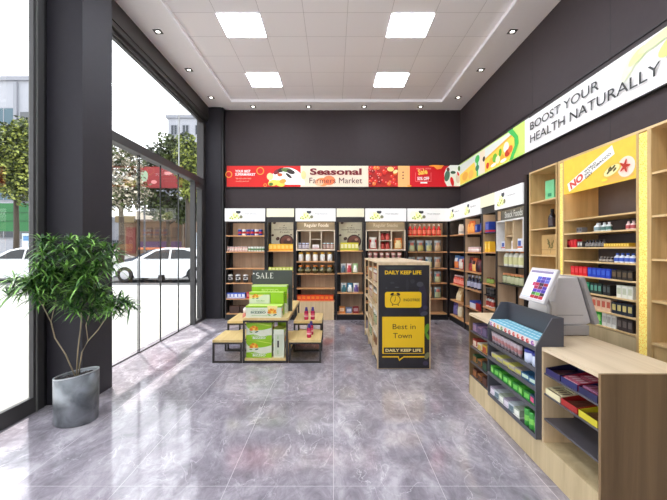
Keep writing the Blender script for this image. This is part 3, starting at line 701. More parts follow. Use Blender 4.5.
row(FJ, m_box(.11, .11, .12, (226, 230, 240), (60, 90, 170), (190, 90, 80)), 'jwb', [.14, .27], .1, 1.60, 'white and blue carton in the far compartment %s' % jl, 'carton', 'white and blue cartons, far compartment')
put('jw', m_box(.09, .09, .12, (240, 238, 236), (214, 200, 196)), FJ.w(.44, .1, 1.60), FJ.rz, 'plain white carton in the middle compartment %s' % jl, 'carton')
row(FJ, m_box(.11, .11, .15, (226, 230, 240), (60, 90, 170), (206, 110, 60)), 'jwb2', [.66, .79], .1, 1.60, 'taller white and blue carton in the near compartment %s' % jl, 'carton', 'white and blue cartons, near compartment')
row(FJ, m_bottle(.055, .245, (232, 230, 216), (232, 150, 60), (214, 210, 150), 'milk_bottle', .68), 'jmilk', span(.1, .86, 5), .1, 1.335, 'white bottle with an orange cap %s' % jl, 'bottle', 'white milk bottles')
row(FJ, m_jar(.055, .16, (86, 110, 56), (214, 140, 90), (190, 190, 150)), 'jjar', span(.06, .86, 6), .1, 1.065, 'green jar with an orange lid %s' % jl, 'jar', 'green jars under the milk bottles')
# ================================================================ pale wood cabinets on the right wall
KX = 2.55
FK, FL, FM = Fr(KX, 4.885, -PI / 2), Fr(KX, 4.255, -PI / 2), Fr(KX, 3.03, -PI / 2)
KD = .40
def cabinet(fr, W, label, shelves, top=2.59):
    o = thing('display_cabinet', label, 'cabinet', fr.w(0, 0, 0), fr.rz)
    MB().box(0, W, 0, KD, top - .02, top, WARMY).box(0, .02, 0, KD, 0, top - .02, WARM).box(W - .02, W, 0, KD, 0, top - .02, WARM).build('carcass', o)
    MB().box(.02, W - .02, KD - .015, KD, 0, top - .02, WARM).build('back_panel', o)
    for z in shelves: MB().box(.02, W - .02, .005, KD - .016, z - .018, z, WARMY).build('shelf', o)
    MB().box(.02, W - .02, .02, .036, 0, .826, WARM).build('base_panel', o)
    return o
cabinet(FK, .60, 'tall pale wood cabinet left of the yellow poster, holding a green box', (2.197, 1.855, 1.527, 1.19, .85))
lw = 1.225
o = thing('display_cabinet', 'wide wood cabinet with a yellow No Tobacco poster above rows of small packs', 'cabinet', FL.w(0, 0, 0), FL.rz)
# pilasters at both ends
PILA = None
m, nt, b = new_mat('lit_gold_crystal_panel')
tc = nt.nodes.new('ShaderNodeTexCoord'); vo = nt.nodes.new('ShaderNodeTexVoronoi'); vo.feature = 'DISTANCE_TO_EDGE'; vo.inputs['Scale'].default_value = 60
nt.links.new(tc.outputs['Object'], vo.inputs['Vector'])
r = nt.nodes.new('ShaderNodeValToRGB'); r.color_ramp.elements[0].color = rgba((250, 232, 140)); r.color_ramp.elements[1].color = rgba((222, 184, 74)); r.color_ramp.elements[1].position = .22
nt.links.new(vo.outputs['Distance'], r.inputs['Fac']); nt.links.new(r.outputs['Color'], b.inputs['Base Color']); nt.links.new(r.outputs['Color'], b.inputs['Emission Color'])
b.inputs['Emission Strength'].default_value = .22; b.inputs['Roughness'].default_value = .3
GOLD = m
TOP = 2.59
A0, A1 = .10, lw - .13
MB().box(0, lw, 0, KD, TOP - .02, TOP, WARMY).box(0, .03, 0, KD, 0, TOP - .02, WARM).box(A0 - .02, A0, 0, KD, 0, TOP - .02, WARM).box(A1, A1 + .025, 0, KD, 0, TOP - .02, WARM).box(lw - .02, lw, 0, KD, 0, TOP - .02, WARM).build('carcass', o)
MB().box(.03, A0 - .02, .004, .03, .04, TOP - .03, GOLD).build('light_panel', o)
MB().box(A1 + .025, lw - .02, .004, .03, .04, TOP - .03, GOLD).build('light_panel', o)
MB().box(A0, A1, KD - .015, KD, 0, TOP - .02, paint((84, 76, 78), .5)).build('back_panel', o)
LS = (1.917, 1.77, 1.618, 1.476, 1.323, 1.162, 1.01, .87)
for z in LS: MB().box(A0, A1, .005, KD - .016, z - .014, z, WARMY).build('shelf', o)
MB().box(A0, A1, .01, .03, 0, .85, COUNTP).build('base_panel', o)
MB().box(A0 + .02, A1 - .02, .022, .04, 2.206, 2.214, LED).build('led_strip', o)
pb = MB().box(A0, A1, .002, .02, 2.20, TOP - .02, paint((236, 192, 66), .5, emit=.08)).build('poster_board', o)
p = Print((A0, .002, 2.20), (1, 0, 0), (0, 0, 1), .0006)
wht = paint((236, 232, 226), .5, emit=.1, vary=0); red = paint((206, 70, 50), .5, emit=.1, vary=0); blk = paint((60, 50, 44), .5, vary=0); yl = paint((250, 200, 60), .5, emit=.2, vary=0)
def rr(cx, cy, w, h, a):
    c, s_ = math.cos(a), math.sin(a); return [(cx + x * c - y * s_, cy + x * s_ + y * c) for x, y in ((-w / 2, -h / 2), (w / 2, -h / 2), (w / 2, h / 2), (-w / 2, h / 2))]
ang = .36
p.disc(.78, .04, .2, .03, paint((244, 170, 80), .5, emit=.1, vary=0)); p.disc(.885, .12, .10, .09, paint((248, 206, 190), .5, emit=.1, vary=0), .0)
p.poly(rr(.41, .185, .70, .095, ang), wht)
p.text('NO', .13, .035, .22, .082, red, .05, ang)
for i, t in enumerate(('WORLD', 'NO TOBACCO', 'DAY')):
    bx, bz = .365, .145 - .0 * i
    off = (.055 - .032 * i)
    p.text(t, bx - off * math.sin(ang), bz + off * math.cos(ang) - .03, (.18, .38, .11)[i], .025, blk, .03, ang)
p.disc(.72, .12, .12, .055, paint((226, 190, 80), .5, vary=0), .25); p.disc(.72, .12, .10, .04, paint((250, 236, 170), .5, vary=0), .25)
for q in ((.68, .11), (.72, .13), (.76, .12), (.70, .14), (.75, .145)): p.disc(q[0], q[1], .025, .011, paint((90, 80, 40), .5, vary=0), .6)
for k in range(5): p.disc(.88 + .018 * math.cos(k * 1.3), .125 + .018 * math.sin(k * 1.3), .045, .012, paint((190, 50, 30), .5, vary=0), k * 1.26)
p.disc(.64, .045, .04, .012, yl)
p.build('printed_graphic', pb)
cabinet(FM, .7, 'tall pale wood cabinet at the right edge, beyond the near gold light strip', (2.215, 1.87, 1.523, 1.19, .85))
# things in K
def m_tallbox(): 
    o = MB().box(-.075, .075, -.06, .06, 0, .25, paint((116, 196, 140), .4)).build('gift_box')
    MB().box(-.0765, -.0752, -.06, .06, 0, .25, paint((190, 232, 200), .4)).box(-.03, .03, -.0615, -.0602, .05, .09, paint((40, 130, 90), .4)).build('sleeve', o)
    return o
put('greenbox', m_tallbox, FK.w(.26, .17, 2.197), FK.rz + .15, 'tall pale green box on the top shelf of the left wood cabinet', 'box')
put('perfume', m_bottle(.048, .24, (30, 26, 32), (24, 20, 24), (60, 46, 50), 'wine_bottle', .62), FK.w(.26, .15, 1.855), FK.rz, 'black bottle on the second shelf of the left wood cabinet', 'bottle')
def m_kraft():
    o = MB().box(-.15, .15, -.06, .06, 0, .25, paint((196, 160, 104), .6)).build('kraft_box', None, bevel=.004)
    p = Print((-.15, -.06, 0), (1, 0, 0), (0, 0, 1)); gg = paint((120, 110, 60), .6, vary=0)
    for i in range(9): p.disc(.19 + .09 * math.cos(i * 2.1) * (.3 + .07 * i), .13 + .011 * i - .04, .03, .011, gg, i * .7)
    p.poly([(.2, .02), (.206, .02), (.24, .22), (.236, .22)], gg); p.build('leaf_print', o)
    MB().box(-.152, .152, -.062, .062, .06, .066, paint((150, 116, 70), .6)).build('string', o)
    return o
put('kraft', m_kraft, FK.w(.26, .16, 1.527), FK.rz, 'brown kraft box with a leaf print in the left wood cabinet', 'box')
put('wine2', m_bottle(.05, .27, (50, 24, 26), (110, 40, 30), (190, 170, 140), 'wine_bottle', .6), FM.w(.33, .16, 1.87), FM.rz, 'dark bottle on the second shelf of the cabinet at the right edge', 'bottle')
# packs in L : (z, px0, px1, n, body, panel, height, radius-ish, kind, words)
def LL(px): return FL.o[1] - RY(px, 2.645)
def pack(w, h, body, panel, cap=None):
    if cap is None: return m_box(w, .06, h, body, panel, name='small_pack')
    return m_bottle(w / 2, h, body, cap, panel, 'small_bottle', .62)
DATA = [
 (1.77, 583, 588.5, 2, (120, 116, 114), (60, 56, 56), .055, None, 'short grey tin', 'tin'),
 (1.77, 599.5, 606, 1, (214, 222, 222), (120, 140, 140), .085, (230, 236, 236), 'pale bottle with a white cap standing alone', 'bottle'),
 (1.77, 606.5, 616, 2, (214, 222, 222), (70, 110, 100), .085, (236, 240, 240), 'pale bottle with a green label', 'bottle'),
 (1.77, 631, 641, 2, (230, 200, 196), (170, 70, 70), .075, (226, 190, 190), 'pink-white bottle', 'bottle'),
 (1.618, 565.5, 583, 6, (190, 24, 34), (206, 44, 50), .085, None, 'red pack', 'pack'),
 (1.618, 584, 589, 2, (90, 86, 84), (190, 186, 180), .06, None, 'grey pack', 'pack'),
 (1.618, 590, 610, 6, (40, 38, 40), (120, 116, 112), .075, (60, 56, 54), 'black bottle', 'bottle'),
 (1.618, 611, 637, 10, (190, 150, 40), (226, 196, 90), .035, None, 'low yellow pack', 'pack'),
 (1.476, 604, 618, 4, (60, 50, 44), (150, 140, 130), .05, (190, 180, 170), 'small brown bottle', 'bottle'),
 (1.476, 619.5, 641, 4, (226, 230, 240), (60, 90, 180), .085, (50, 90, 190), 'white bottle with a blue cap', 'bottle'),
 (1.323, 577, 594, 4, (206, 20, 32), (224, 70, 76), .095, None, 'bright red box', 'box'),
 (1.323, 594.5, 618, 5, (30, 60, 180), (60, 96, 200), .09, None, 'bright blue box', 'box'),
 (1.323, 619, 641, 4, (40, 34, 32), (96, 80, 60), .085, None, 'black and gold box', 'box'),
 (1.162, 583.5, 596, 3, (20, 120, 84), (60, 170, 120), .10, None, 'green box', 'box'),
 (1.162, 597, 609, 3, (26, 46, 44), (90, 150, 130), .10, None, 'dark green box', 'box'),
 (1.162, 610, 618, 2, (26, 26, 28), (80, 90, 90), .10, None, 'black box', 'box'),
 (1.162, 624, 641, 3, (226, 226, 214), (190, 196, 170), .11, None, 'white box', 'box'),
 (1.01, 590, 618.5, 6, (222, 190, 160), (190, 90, 70), .115, None, 'tan box with a red picture', 'box'),
 (1.01, 619, 641, 4, (26, 36, 56), (206, 190, 120), .105, None, 'navy box with a yellow mark', 'box'),
 (.87, 600, 608.5, 2, (40, 160, 50), (160, 220, 120), .12, None, 'bright green box', 'box'),
 (.87, 609, 624, 3, (214, 214, 208), (180, 176, 170), .12, None, 'pale grey box', 'box'),
 (.87, 624.5, 641, 3, (54, 46, 46), (110, 100, 96), .11, None, 'dark brown box', 'box')]
ORD = {1.77: 'second', 1.618: 'third', 1.476: 'fourth', 1.323: 'fifth', 1.162: 'sixth', 1.01: 'seventh', .87: 'lowest'}
for i, (z, p0, p1, n, body, panel, h, cap, w_, cat) in enumerate(DATA):
    a_, b_ = LL(p0), LL(p1); xs = [min(max(x, A0 + .045), A1 - .045) for x in span(a_, b_, n)]
    wd = min(.085, abs(b_ - a_) / n * .9)
    row(FL, pack(wd, h, body, panel, cap), 'L%d' % i, xs, .055, z, '%s on the %s shelf under the yellow poster' % (w_, ORD[z]), cat, '%s row, %s shelf under the poster' % (w_, ORD[z]))

# ================================================================ sales counter
CX0, CX1, CY0, CY1, CZ = 1.51, 2.08, 2.118, 4.18, .89
RY0, RY1 = 2.722, 3.575      # the slot taken by the grey rack
o = thing('sales_counter', 'long pale wood sales counter with open front shelves along the right side', 'counter', (CX0, CY0, 0))
def cb(mb, x0, x1, y0, y1, z0, z1, m): return mb.box(x0 - CX0, x1 - CX0, y0 - CY0, y1 - CY0, z0, z1, m)
mb = MB(); cb(mb, CX0, CX1, CY0 + .02, RY0 - .004, CZ - .024, CZ, OAKY); cb(mb, 1.69, CX1, RY0 - .004, RY1 + .004, CZ - .024, CZ, OAKY); cb(mb, CX0, CX1, RY1 + .004, CY1, CZ - .024, CZ, OAKY); mb.build('worktop', o)
cb(MB(), CX0, CX1, CY0, CY0 + .02, 0, CZ + .001, COUNTW).build('end_panel', o)
cb(MB(), CX0, CX1, CY1 - .02, CY1, 0, CZ - .024, COUNTW).build('end_panel', o)
cb(MB(), CX1 - .02, CX1, CY0 + .02, CY1 - .02, 0, CZ - .024, COUNTW).build('rear_panel', o)
cb(MB(), CX0, CX0 + .02, CY0 + .02, CY1 - .02, 0, .205, COUNTP).build('plinth', o)
cb(MB(), CX0, CX0 + .22, RY0 - .022, RY0 - .004, .205, CZ - .024, OAK).build('upright', o); cb(MB(), CX0, CX0 + .22, RY1 + .004, RY1 + .022, .205, CZ - .024, OAK).build('upright', o)
mb = MB(); cb(mb, CX0 + .29, CX0 + .305, CY0 + .02, RY0 - .022, .205, CZ - .024, COUNTW); cb(mb, CX0 + .29, CX0 + .305, RY1 + .022, CY1 - .02, .205, CZ - .024, COUNTW); mb.build('inner_back', o)
GREYS = paint((82, 78, 82), .45)
for z in (.71, .565, .385): cb(MB(), CX0 + .006, CX0 + .28, CY0 + .021, RY0 - .023, z - .012, z, GREYS).build('shelf', o)
cb(MB(), CX0 + .02, CX0 + .29, CY0 + .021, RY0 - .023, .193, .205, COUNTP).build('shelf', o)
for z in (.70, .53, .362, .206): cb(MB(), CX0 + .006, CX0 + .28, RY1 + .023, CY1 - .021, z - .012, z, GREYS).build('shelf', o)
FR_ = Fr(CX0, RY0 - .022, -PI / 2)      # near bay, lx grows towards the camera
def m_tray(w, d, h, col, inner, front=None):
    def f():
        c = paint(col, .4, vary=0); n = paint(inner, .5); f_ = paint(front or col, .4, vary=0)
        mb = MB().box(-w / 2, w / 2, -d / 2, d / 2, 0, .004, n)
        mb.prism([(-d / 2, 0), (d / 2, 0), (d / 2, h * 1.5), (-d / 2, h * .8)], -w / 2, -w / 2 + .004, c, 'x').prism([(-d / 2, 0), (d / 2, 0), (d / 2, h * 1.5), (-d / 2, h * .8)], w / 2 - .004, w / 2, c, 'x')
        mb.box(-w / 2, w / 2, -d / 2 - .004, -d / 2, 0, h * .8, f_).box(-w / 2, w / 2, d / 2, d / 2 + .004, 0, h * 1.5, c)
        return mb.build('display_tray')
    return f
def m_bar(w, d, h, c, c2):
    def f():
        o = MB().box(-w / 2, w / 2, -d / 2 + .008, d / 2 - .008, 0, h, paint(c, .3)).box(-w / 2 + .001, w / 2 - .001, -d / 2, -d / 2 + .008, h * .3, h * .6, paint(c2, .3)).box(-w / 2 + .001, w / 2 - .001, d / 2 - .008, d / 2, h * .3, h * .6, paint(c2, .3)).box(-w * .3, w * .3, -d * .25, d * .25, h, h + .0008, paint(c2, .3))
        return o.build('candy_bar')
    return f
T = [(.095, .71, (26, 24, 56), (34, 24, 30), (44, 38, 90), (44, 24, 28), (90, 50, 60), 'navy tray of dark bars', 'far end of the upper near shelf', 1),
     (.275, .71, (140, 30, 50), (90, 20, 34), (36, 40, 96), (170, 80, 100), (206, 170, 180), 'red and pink tray of pink bars', 'middle of the upper near shelf', 3),
     (.455, .71, (24, 28, 70), (34, 24, 40), (26, 28, 72), (150, 100, 130), (110, 40, 60), 'deep blue tray of lilac bars', 'near end of the upper near shelf', 3),
     (.095, .565, (214, 206, 170), (110, 90, 60), (226, 216, 176), (196, 186, 150), (110, 90, 70), 'cream tray of cream bars', 'far end of the lower near shelf', 3),
     (.275, .565, (150, 30, 26), (70, 28, 24), (160, 32, 28), (96, 56, 44), (120, 80, 60), 'red tray of brown bars', 'middle of the lower near shelf', 1),
     (.455, .565, (196, 180, 34), (90, 66, 36), (200, 186, 40), (100, 62, 44), (130, 90, 60), 'yellow tray of brown bars', 'near end of the lower near shelf', 1)]
for i, (x, z, col, inner, front, bc, bc2, w_, pl, fill) in enumerate(T):
    put('tray%d' % i, m_tray(.165, .22, .05, col, inner, front), FR_.w(x, .125, z), FR_.rz, '%s, %s' % (w_, pl), 'candy tray')
    lay = 2 if fill > 1 else 1
    for k in range(4):
        for q in range(lay):
            for r_ in range(2 if fill > 1 else 1):
                put('bar%d' % i, m_bar(.034, .10 if fill > 1 else .19, .02, bc, bc2), FR_.w(x - .057 + .038 * k, .125 + ((-.052, .052)[r_] if fill > 1 else 0), z + .0045 + .0215 * q), FR_.rz,
                    'small wrapped bar lying in the %s' % w_.split(' of ')[0], 'candy bar', 'bars in the %s' % w_.split(' of ')[0])
p = None
FC2 = Fr(CX0, CY1 - .021, -PI / 2)      # far bay
FAR = [(.70, ((96, 84, 120), (140, 110, 136), (80, 68, 104)), 'lilac', .085), (.53, ((150, 46, 40), (206, 196, 176), (180, 146, 56)), 'red and yellow', .085),
       (.362, ((36, 80, 50), (150, 96, 50), (44, 44, 42)), 'green and orange', .08), (.206, ((84, 46, 34), (150, 96, 56), (64, 38, 30)), 'brown and orange', .08)]
for z, cs, w_, h in FAR:
    for i in range(4):
        c = cs[i % 3]; c2 = cs[(i + 1) % 3]
        put('fr%d%d' % (int(z * 100), i % 3), m_box(.11, .2, h - .012 * (i % 2), c, c2, c2, 'sweet_box'), FC2.w(.07 + .132 * i, .13, z), FC2.rz,
            '%s sweet box, %s of four, %s shelf of the far counter bay' % (w_, ('farthest', 'second farthest', 'second nearest', 'nearest')[i], {.70: 'top', .53: 'second', .362: 'third', .206: 'bottom'}[z]), 'sweet box', '%s sweet boxes' % w_)

# ================================================================ grey display rack standing in the counter
RK = paint((78, 78, 84), .42, vary=.03); RK2 = paint((66, 66, 72), .45, vary=.03)
RXF = 1.468
o = thing('display_rack', 'dark grey tiered candy rack with a raised back, set into the counter front', 'rack', (RXF, RY1, .215), -PI / 2)
Lr = RY1 - RY0
t = .014; z0 = .215
side = [(0, 0), (.205, 0), (.205, 1.098 - z0), (.122, 1.098 - z0), (.0, .885 - z0)]
MB().prism(side, 0, t, RK, 'x').build('side_panel', o, bevel=.002)
MB().prism(side, Lr - t, Lr, RK, 'x').build('side_panel', o, bevel=.002)
MB().box(t, Lr - t, .193, .205, 0, 1.098 - z0, RK2).build('back_panel', o)
RS = (.875, .722, .582, .436, .235)
for z in RS:
    MB().box(t, Lr - t, .006, .193, z - z0 - .012, z - z0, RK).box(t, Lr - t, .0, .006, z - z0 - .02, z - z0 + .012, RK).build('shelf', o)
FRK = Fr(RXF, RY1, -PI / 2)
# top deck: candy cartons with blue lids
def m_cbox(c):
    def f():
        b = MB().box(-.035, .035, -.0275, .0275, 0, .06, paint((232, 226, 224), .4)).box(-.0355, .0355, -.028, .028, .054, .061, paint((110, 190, 214), .4)).build('candy_carton')
        p = Print((-.035, -.0285, 0), (1, 0, 0), (0, 0, 1)); p.disc(.035, .026, .023, .018, paint(c, .4, vary=0)); p.disc(.045, .03, .009, .008, paint((240, 200, 190), .4, vary=0)); p.build('printed_graphic', b)
        p = Print((-.035, -.028, .061), (1, 0, 0), (0, 1, 0)); p.rect(.008, .02, .062, .034, paint((236, 246, 250), .4, vary=0)); p.build('lid_print', b)
        return b
    return f
cols = [((150, 90, 170), 'violet'), ((206, 60, 60), 'red'), ((226, 180, 60), 'yellow'), ((90, 150, 90), 'green'), ((206, 60, 60), 'red'), ((190, 50, 70), 'crimson'), ((206, 60, 60), 'red'), ((214, 90, 60), 'orange'), ((190, 50, 70), 'crimson'), ((206, 60, 60), 'red'), ((150, 90, 170), 'violet')]
for i, x in enumerate(span(.025, Lr - .025, 11)):
    for j in range(3):
        c, n_ = cols[i]
        put('cb' + n_, m_cbox(c), FRK.w(x, .038 + .0565 * j, .875), FRK.rz, 'small blue-lidded carton with a %s picture, %s row on the grey rack top' % (n_, ('front', 'middle', 'back')[j]), 'candy carton', '%s picture cartons, %s row' % (n_, ('front', 'middle', 'back')[j]))
row(FRK, m_cup(.014, .025, .105, (176, 160, 166), (120, 110, 116)), 'rcup', span(.03, .58, 9), .04, .722, 'tapered grey-pink cup on the second tier of the grey rack', 'cup', 'grey-pink cups')
def m_tub():
    o = MB().lathe([(.045, 0), (.055, .01), (.056, .07), (.05, .085)], paint((206, 214, 236), .35), 14).build('sweet_tub'); MB().lathe([(.057, .083), (.057, .1), (.05, .104)], paint((50, 60, 150), .35), 14).build('lid', o); return o
row(FRK, m_tub, 'tub', [.675, .785], .07, .722, 'white tub with a blue lid on the second tier of the grey rack', 'tub', 'blue lidded tubs')
for i in range(7):
    c, c2, n_ = (((150, 140, 136), (190, 184, 90), 'grey and yellow'), ((190, 186, 90), (170, 160, 150), 'yellow and grey'))[i % 2] if i < 5 else ((40, 90, 130), (200, 220, 200), 'blue-green')
    put('gy' + n_, m_box(.105, .14, .05, c, c2, None, 'gum_box'), FRK.w(.085 + .112 * i, .095, .582), FRK.rz + .12, '%s flat box, number %s from the far end on the third tier' % (n_, ('one', 'two', 'three', 'four', 'five', 'six', 'seven')[i]), 'flat box', 'flat boxes on the third tier')
for i in range(9):
    for j in range(2):
        c, c2, n_ = (((74, 160, 50), (150, 210, 110), 'bright green'), ((40, 120, 44), (110, 190, 80), 'deep green'))[(i + j) % 2] if i < 8 else ((40, 70, 90), (220, 90, 130), 'dark teal and pink')
        put('gp' + n_, m_box(.075, .08, .07 - .0, c, c2, (40, 140, 60), 'mint_pack'), FRK.w(.07 + .0885 * i, .055 + .085 * j, .436), FRK.rz + (.15 if (i + j) % 2 else -.1), '%s pack, %s row, fourth tier of the grey rack' % (n_, ('front', 'back')[j]), 'mint pack', '%s packs, %s row' % (n_, ('front', 'back')[j]))
for i in range(6):
    c, c2, n_ = (((150, 140, 156), (214, 206, 214), 'lilac-grey'), ((190, 196, 200), (90, 110, 120), 'pale grey'), ((160, 170, 150), (226, 226, 216), 'grey-green'))[i % 3]
    put('lg%d' % (i % 3), m_box(.085, .15, .075, c, c2, c2, 'chocolate_box'), FRK.w(.07 + .092 * i, .09, .235), FRK.rz + .1, '%s box on the bottom tier of the grey rack, %s' % (n_, ('farthest', 'second farthest', 'third', 'fourth', 'fifth', 'nearest one')[i]), 'chocolate box')
row(FRK, m_can(.031, .13, (60, 150, 60), (130, 200, 90), (70, 160, 70)), 'gcan', [.66, .73, .80], .05, .235, 'green tube at the near end of the bottom tier', 'can', 'green tubes')
# ================================================================ free-standing poster shelf in the middle
GX0, GX1, GY0, GY1, GH = .583, 1.293, 5.0, 7.02, 1.43
GW, GL = GX1 - GX0, GY1 - GY0
o = thing('gondola_shelf', 'free-standing double-sided wooden shelf with a black and yellow Daily Keep Life end poster', 'display shelf', (GX0, GY0, 0))
for i, y in enumerate((.012, .66, 1.33, GL - .022)):
    MB().box(.0, .022, y, y + .022, .0, GH - .02, OAK).box(GW - .022, GW, y, y + .022, .0, GH - .02, OAK).box(.022, GW - .022, y, y + .022, 0.0, .06, OAK).build('upright_frame', o)
MB().box(0, GW, 0, GL, GH - .02, GH, OAKY).build('top_board', o)
MB().box(GW / 2 - .01, GW / 2 + .01, .034, GL - .022, .06, GH - .02, paint((60, 52, 48), .5)).build('centre_panel', o)
GZ = (.12, .44, .77, 1.09)
for z in GZ:
    for s_ in (0, 1):
        for y0, y1 in ((.035, .66), (.682, 1.33), (1.352, GL - .022)):
            a, b_ = ((.004, GW / 2 - .01), (GW / 2 + .01, GW - .004))[s_]
            MB().box(a, b_, y0, y1, z - .018, z, OAKY).build('shelf', o)
MB().box(.03, GW - .03, .04, GL - .03, 0, .09, BLACK).build('base', o)
MB().box(0, .016, 0, .012, 0, GH - .02, OAK).box(GW - .016, GW, 0, .012, 0, GH - .02, OAK).box(.016, GW - .016, 0, .012, GH - .045, GH - .02, OAK).build('end_trim', o)
pb = MB().box(.016, GW - .016, -.004, .0118, .012, GH - .045, paint((30, 28, 32), .3, coat=.3)).build('end_poster', o)
p = Print((0, -.004, 0), (1, 0, 0), (0, 0, 1), .0006)
G = lambda x: x - GX0
yel = paint((232, 190, 24), .45, vary=0); blk = paint((36, 28, 24), .45, vary=0); cre = paint((240, 220, 150), .45, vary=0); leaf = paint((90, 140, 40), .45, vary=0); dp = paint((60, 52, 78), .5, vary=0); dg = paint((66, 66, 74), .5, vary=0); lf2 = paint((120, 120, 80), .5, vary=0)
p.disc(.60, .92, .06, .22, paint((44, 38, 56), .5, vary=0)); p.disc(.57, 1.13, .045, .035, dg); p.disc(.47, 1.17, .03, .03, paint((48, 46, 52), .5, vary=0)); p.disc(.40, 1.12, .02, .09, paint((42, 40, 46), .5, vary=0)); p.disc(.3, 1.38 - .03, .2, .02, paint((44, 52, 50), .5, vary=0))
p.disc(.2, 1.15, .03, .015, paint((50, 48, 54), .5, vary=0)); p.disc(.64, .82, .03, .03, dp); p.disc(.12, 1.08, .012, .006, dg); p.disc(.26, 1.09, .03, .008, dg)
p.disc(.655, .54, .03, .07, leaf, -.3); p.disc(.665, .44, .02, .05, leaf, .4); p.disc(.66, .18, .03, .05, lf2, -.5); p.disc(.64, .08, .035, .03, dp); p.disc(.62, .74, .05, .03, paint((70, 70, 84), .5, vary=0), .3)
p.text('DAILY KEEP LIFE', G(.684), 1.262, .486, .052, yel, .03)
p.rrect(G(.684), .82, G(1.17), 1.03, .03, yel)
cx, cz = G(.822), .925
p.ring(cx, cz, .068, .008, blk); p.disc(cx - .042, cz + .075, .026, .016, blk, .5); p.disc(cx + .042, cz + .075, .026, .016, blk, -.5)
p.rect(cx - .003, cz - .005, cx + .003, cz + .045, blk); p.poly([(cx - .004, cz), (cx + .004, cz), (cx - .012, cz - .028), (cx - .018, cz - .025)], blk)
p.rect(cx - .045, cz - .078, cx - .03, cz - .06, blk, True); p.rect(cx + .03, cz - .078, cx + .045, cz - .06, blk)
p.text('INGOTREE', G(.932), .905, .215, .036, blk, .01)
p.rect(G(.647), .208, G(1.207), .70, yel)
p.text('Best in', G(.786), .535, .305, .068, blk, .0); p.text('Town', G(.790), .415, .25, .068, blk, .0)
p.rect(G(.668), .218, G(1.187), .292, blk); p.text('DAILY KEEP LIFE', G(.69), .236, .475, .038, cre, .035)
p.rect(G(.647), .160, G(1.207), .178, yel); p.rect(G(.86), .160, G(.93), .178, blk)
p.poly([(G(.85), .176), (G(.868), .176), (G(.872), .135), (G(.93), .176), (G(.95), .176), (G(.872), .112)], yel)
p.build('printed_graphic', pb)
FGd = Fr(GX0, GY1, -PI / 2)
FGd = Fr(GX0, GY1, -PI / 2)
gc = [((150, 44, 40), (176, 150, 130), 'red'), ((176, 156, 120), (130, 84, 50), 'cream'), ((60, 100, 50), (150, 156, 120), 'green'), ((170, 110, 44), (176, 150, 110), 'orange')]
for k, z in enumerate(GZ):
    for bnum, (y0, y1) in enumerate(((.035, .66), (.682, 1.33), (1.352, GL - .022))):
        c, c2, n_ = gc[(k + bnum) % 4]
        for y in span(y0 + .03, y1 - .03, 4):
            put('gj' + n_, m_jar(.05, .17, c, (220, 216, 206), c2), (GX0 + .11, GY0 + y, z), -PI / 2, '%s jar in the %s bay of the poster shelf, %s shelf' % (n_, ('near', 'middle', 'far')[bnum], ('bottom', 'second', 'third', 'top')[k]), 'jar', '%s jars, %s bay, shelf %s' % (n_, ('near', 'middle', 'far')[bnum], ('bottom', 'second', 'third', 'top')[k]))

# ================================================================ SALE table and benches
STEEL = paint((58, 54, 52), .35, .4)
def frame_table(name, label, cat, x0, x1, y0, y1, h, low=None, group=None, tb=.035, lowh=.055):
    o = thing(name, label, cat, (x0, y0, 0), 0, group); W, L = x1 - x0, y1 - y0; q = .026
    MB().box(0, W, 0, L, h - tb, h, BENCHW).build('tabletop', o, bevel=.002)
    zt = h - tb
    for yy in (0, L - q):
        mb = MB().box(0, q, yy, yy + q, 0, zt, STEEL).box(W - q, W, yy, yy + q, 0, zt, STEEL).box(q, W - q, yy, yy + q, zt - q, zt, STEEL).box(q, W - q, yy, yy + q, 0, q, STEEL)
        mb.build('leg_frame', o)
    for xx in (0, W - q):
        MB().box(xx, xx + q, q, L - q, zt - q, zt, STEEL).build('side_rail', o)
    if low is not None: MB().box(q, W - q, .004, L - .004, low - .03, low, BENCHW).build('lower_shelf', o)
    return o
TX_, TX2 = -1.272, -.640
frame_table('display_table', 'tall oak and black steel display table stacked with green cartons', 'table', TX_, TX2, 5.26, 7.05, .632, low=.062)
frame_table('display_bench', 'low oak bench at the front left of the SALE table', 'bench', -1.70, -1.285, 5.26, 5.885, .323)
frame_table('display_bench', 'taller oak bench at the rear left of the SALE table', 'bench', -1.67, -1.285, 5.90, 6.65, .465, low=.18)
frame_table('display_bench', 'low oak bench at the front right of the SALE table, near bottle on it', 'bench', -.627, -.175, 5.26, 5.885, .323)
frame_table('display_bench', 'taller oak bench at the rear right of the SALE table', 'bench', -.627, -.182, 5.90, 6.65, .465, low=.18)
SB = paint((72, 76, 72), .5, vary=.03)
o = MB().box(TX_ + .01, TX2 - .004, 5.845, 5.87, .632, 1.268, SB).build('sale_board'); tag(o, 'dark grey-green board reading SALE standing on the tall table', 'sign')
p = Print((TX_ + .01, 5.845, .632), (1, 0, 0), (0, 0, 1), .0006)
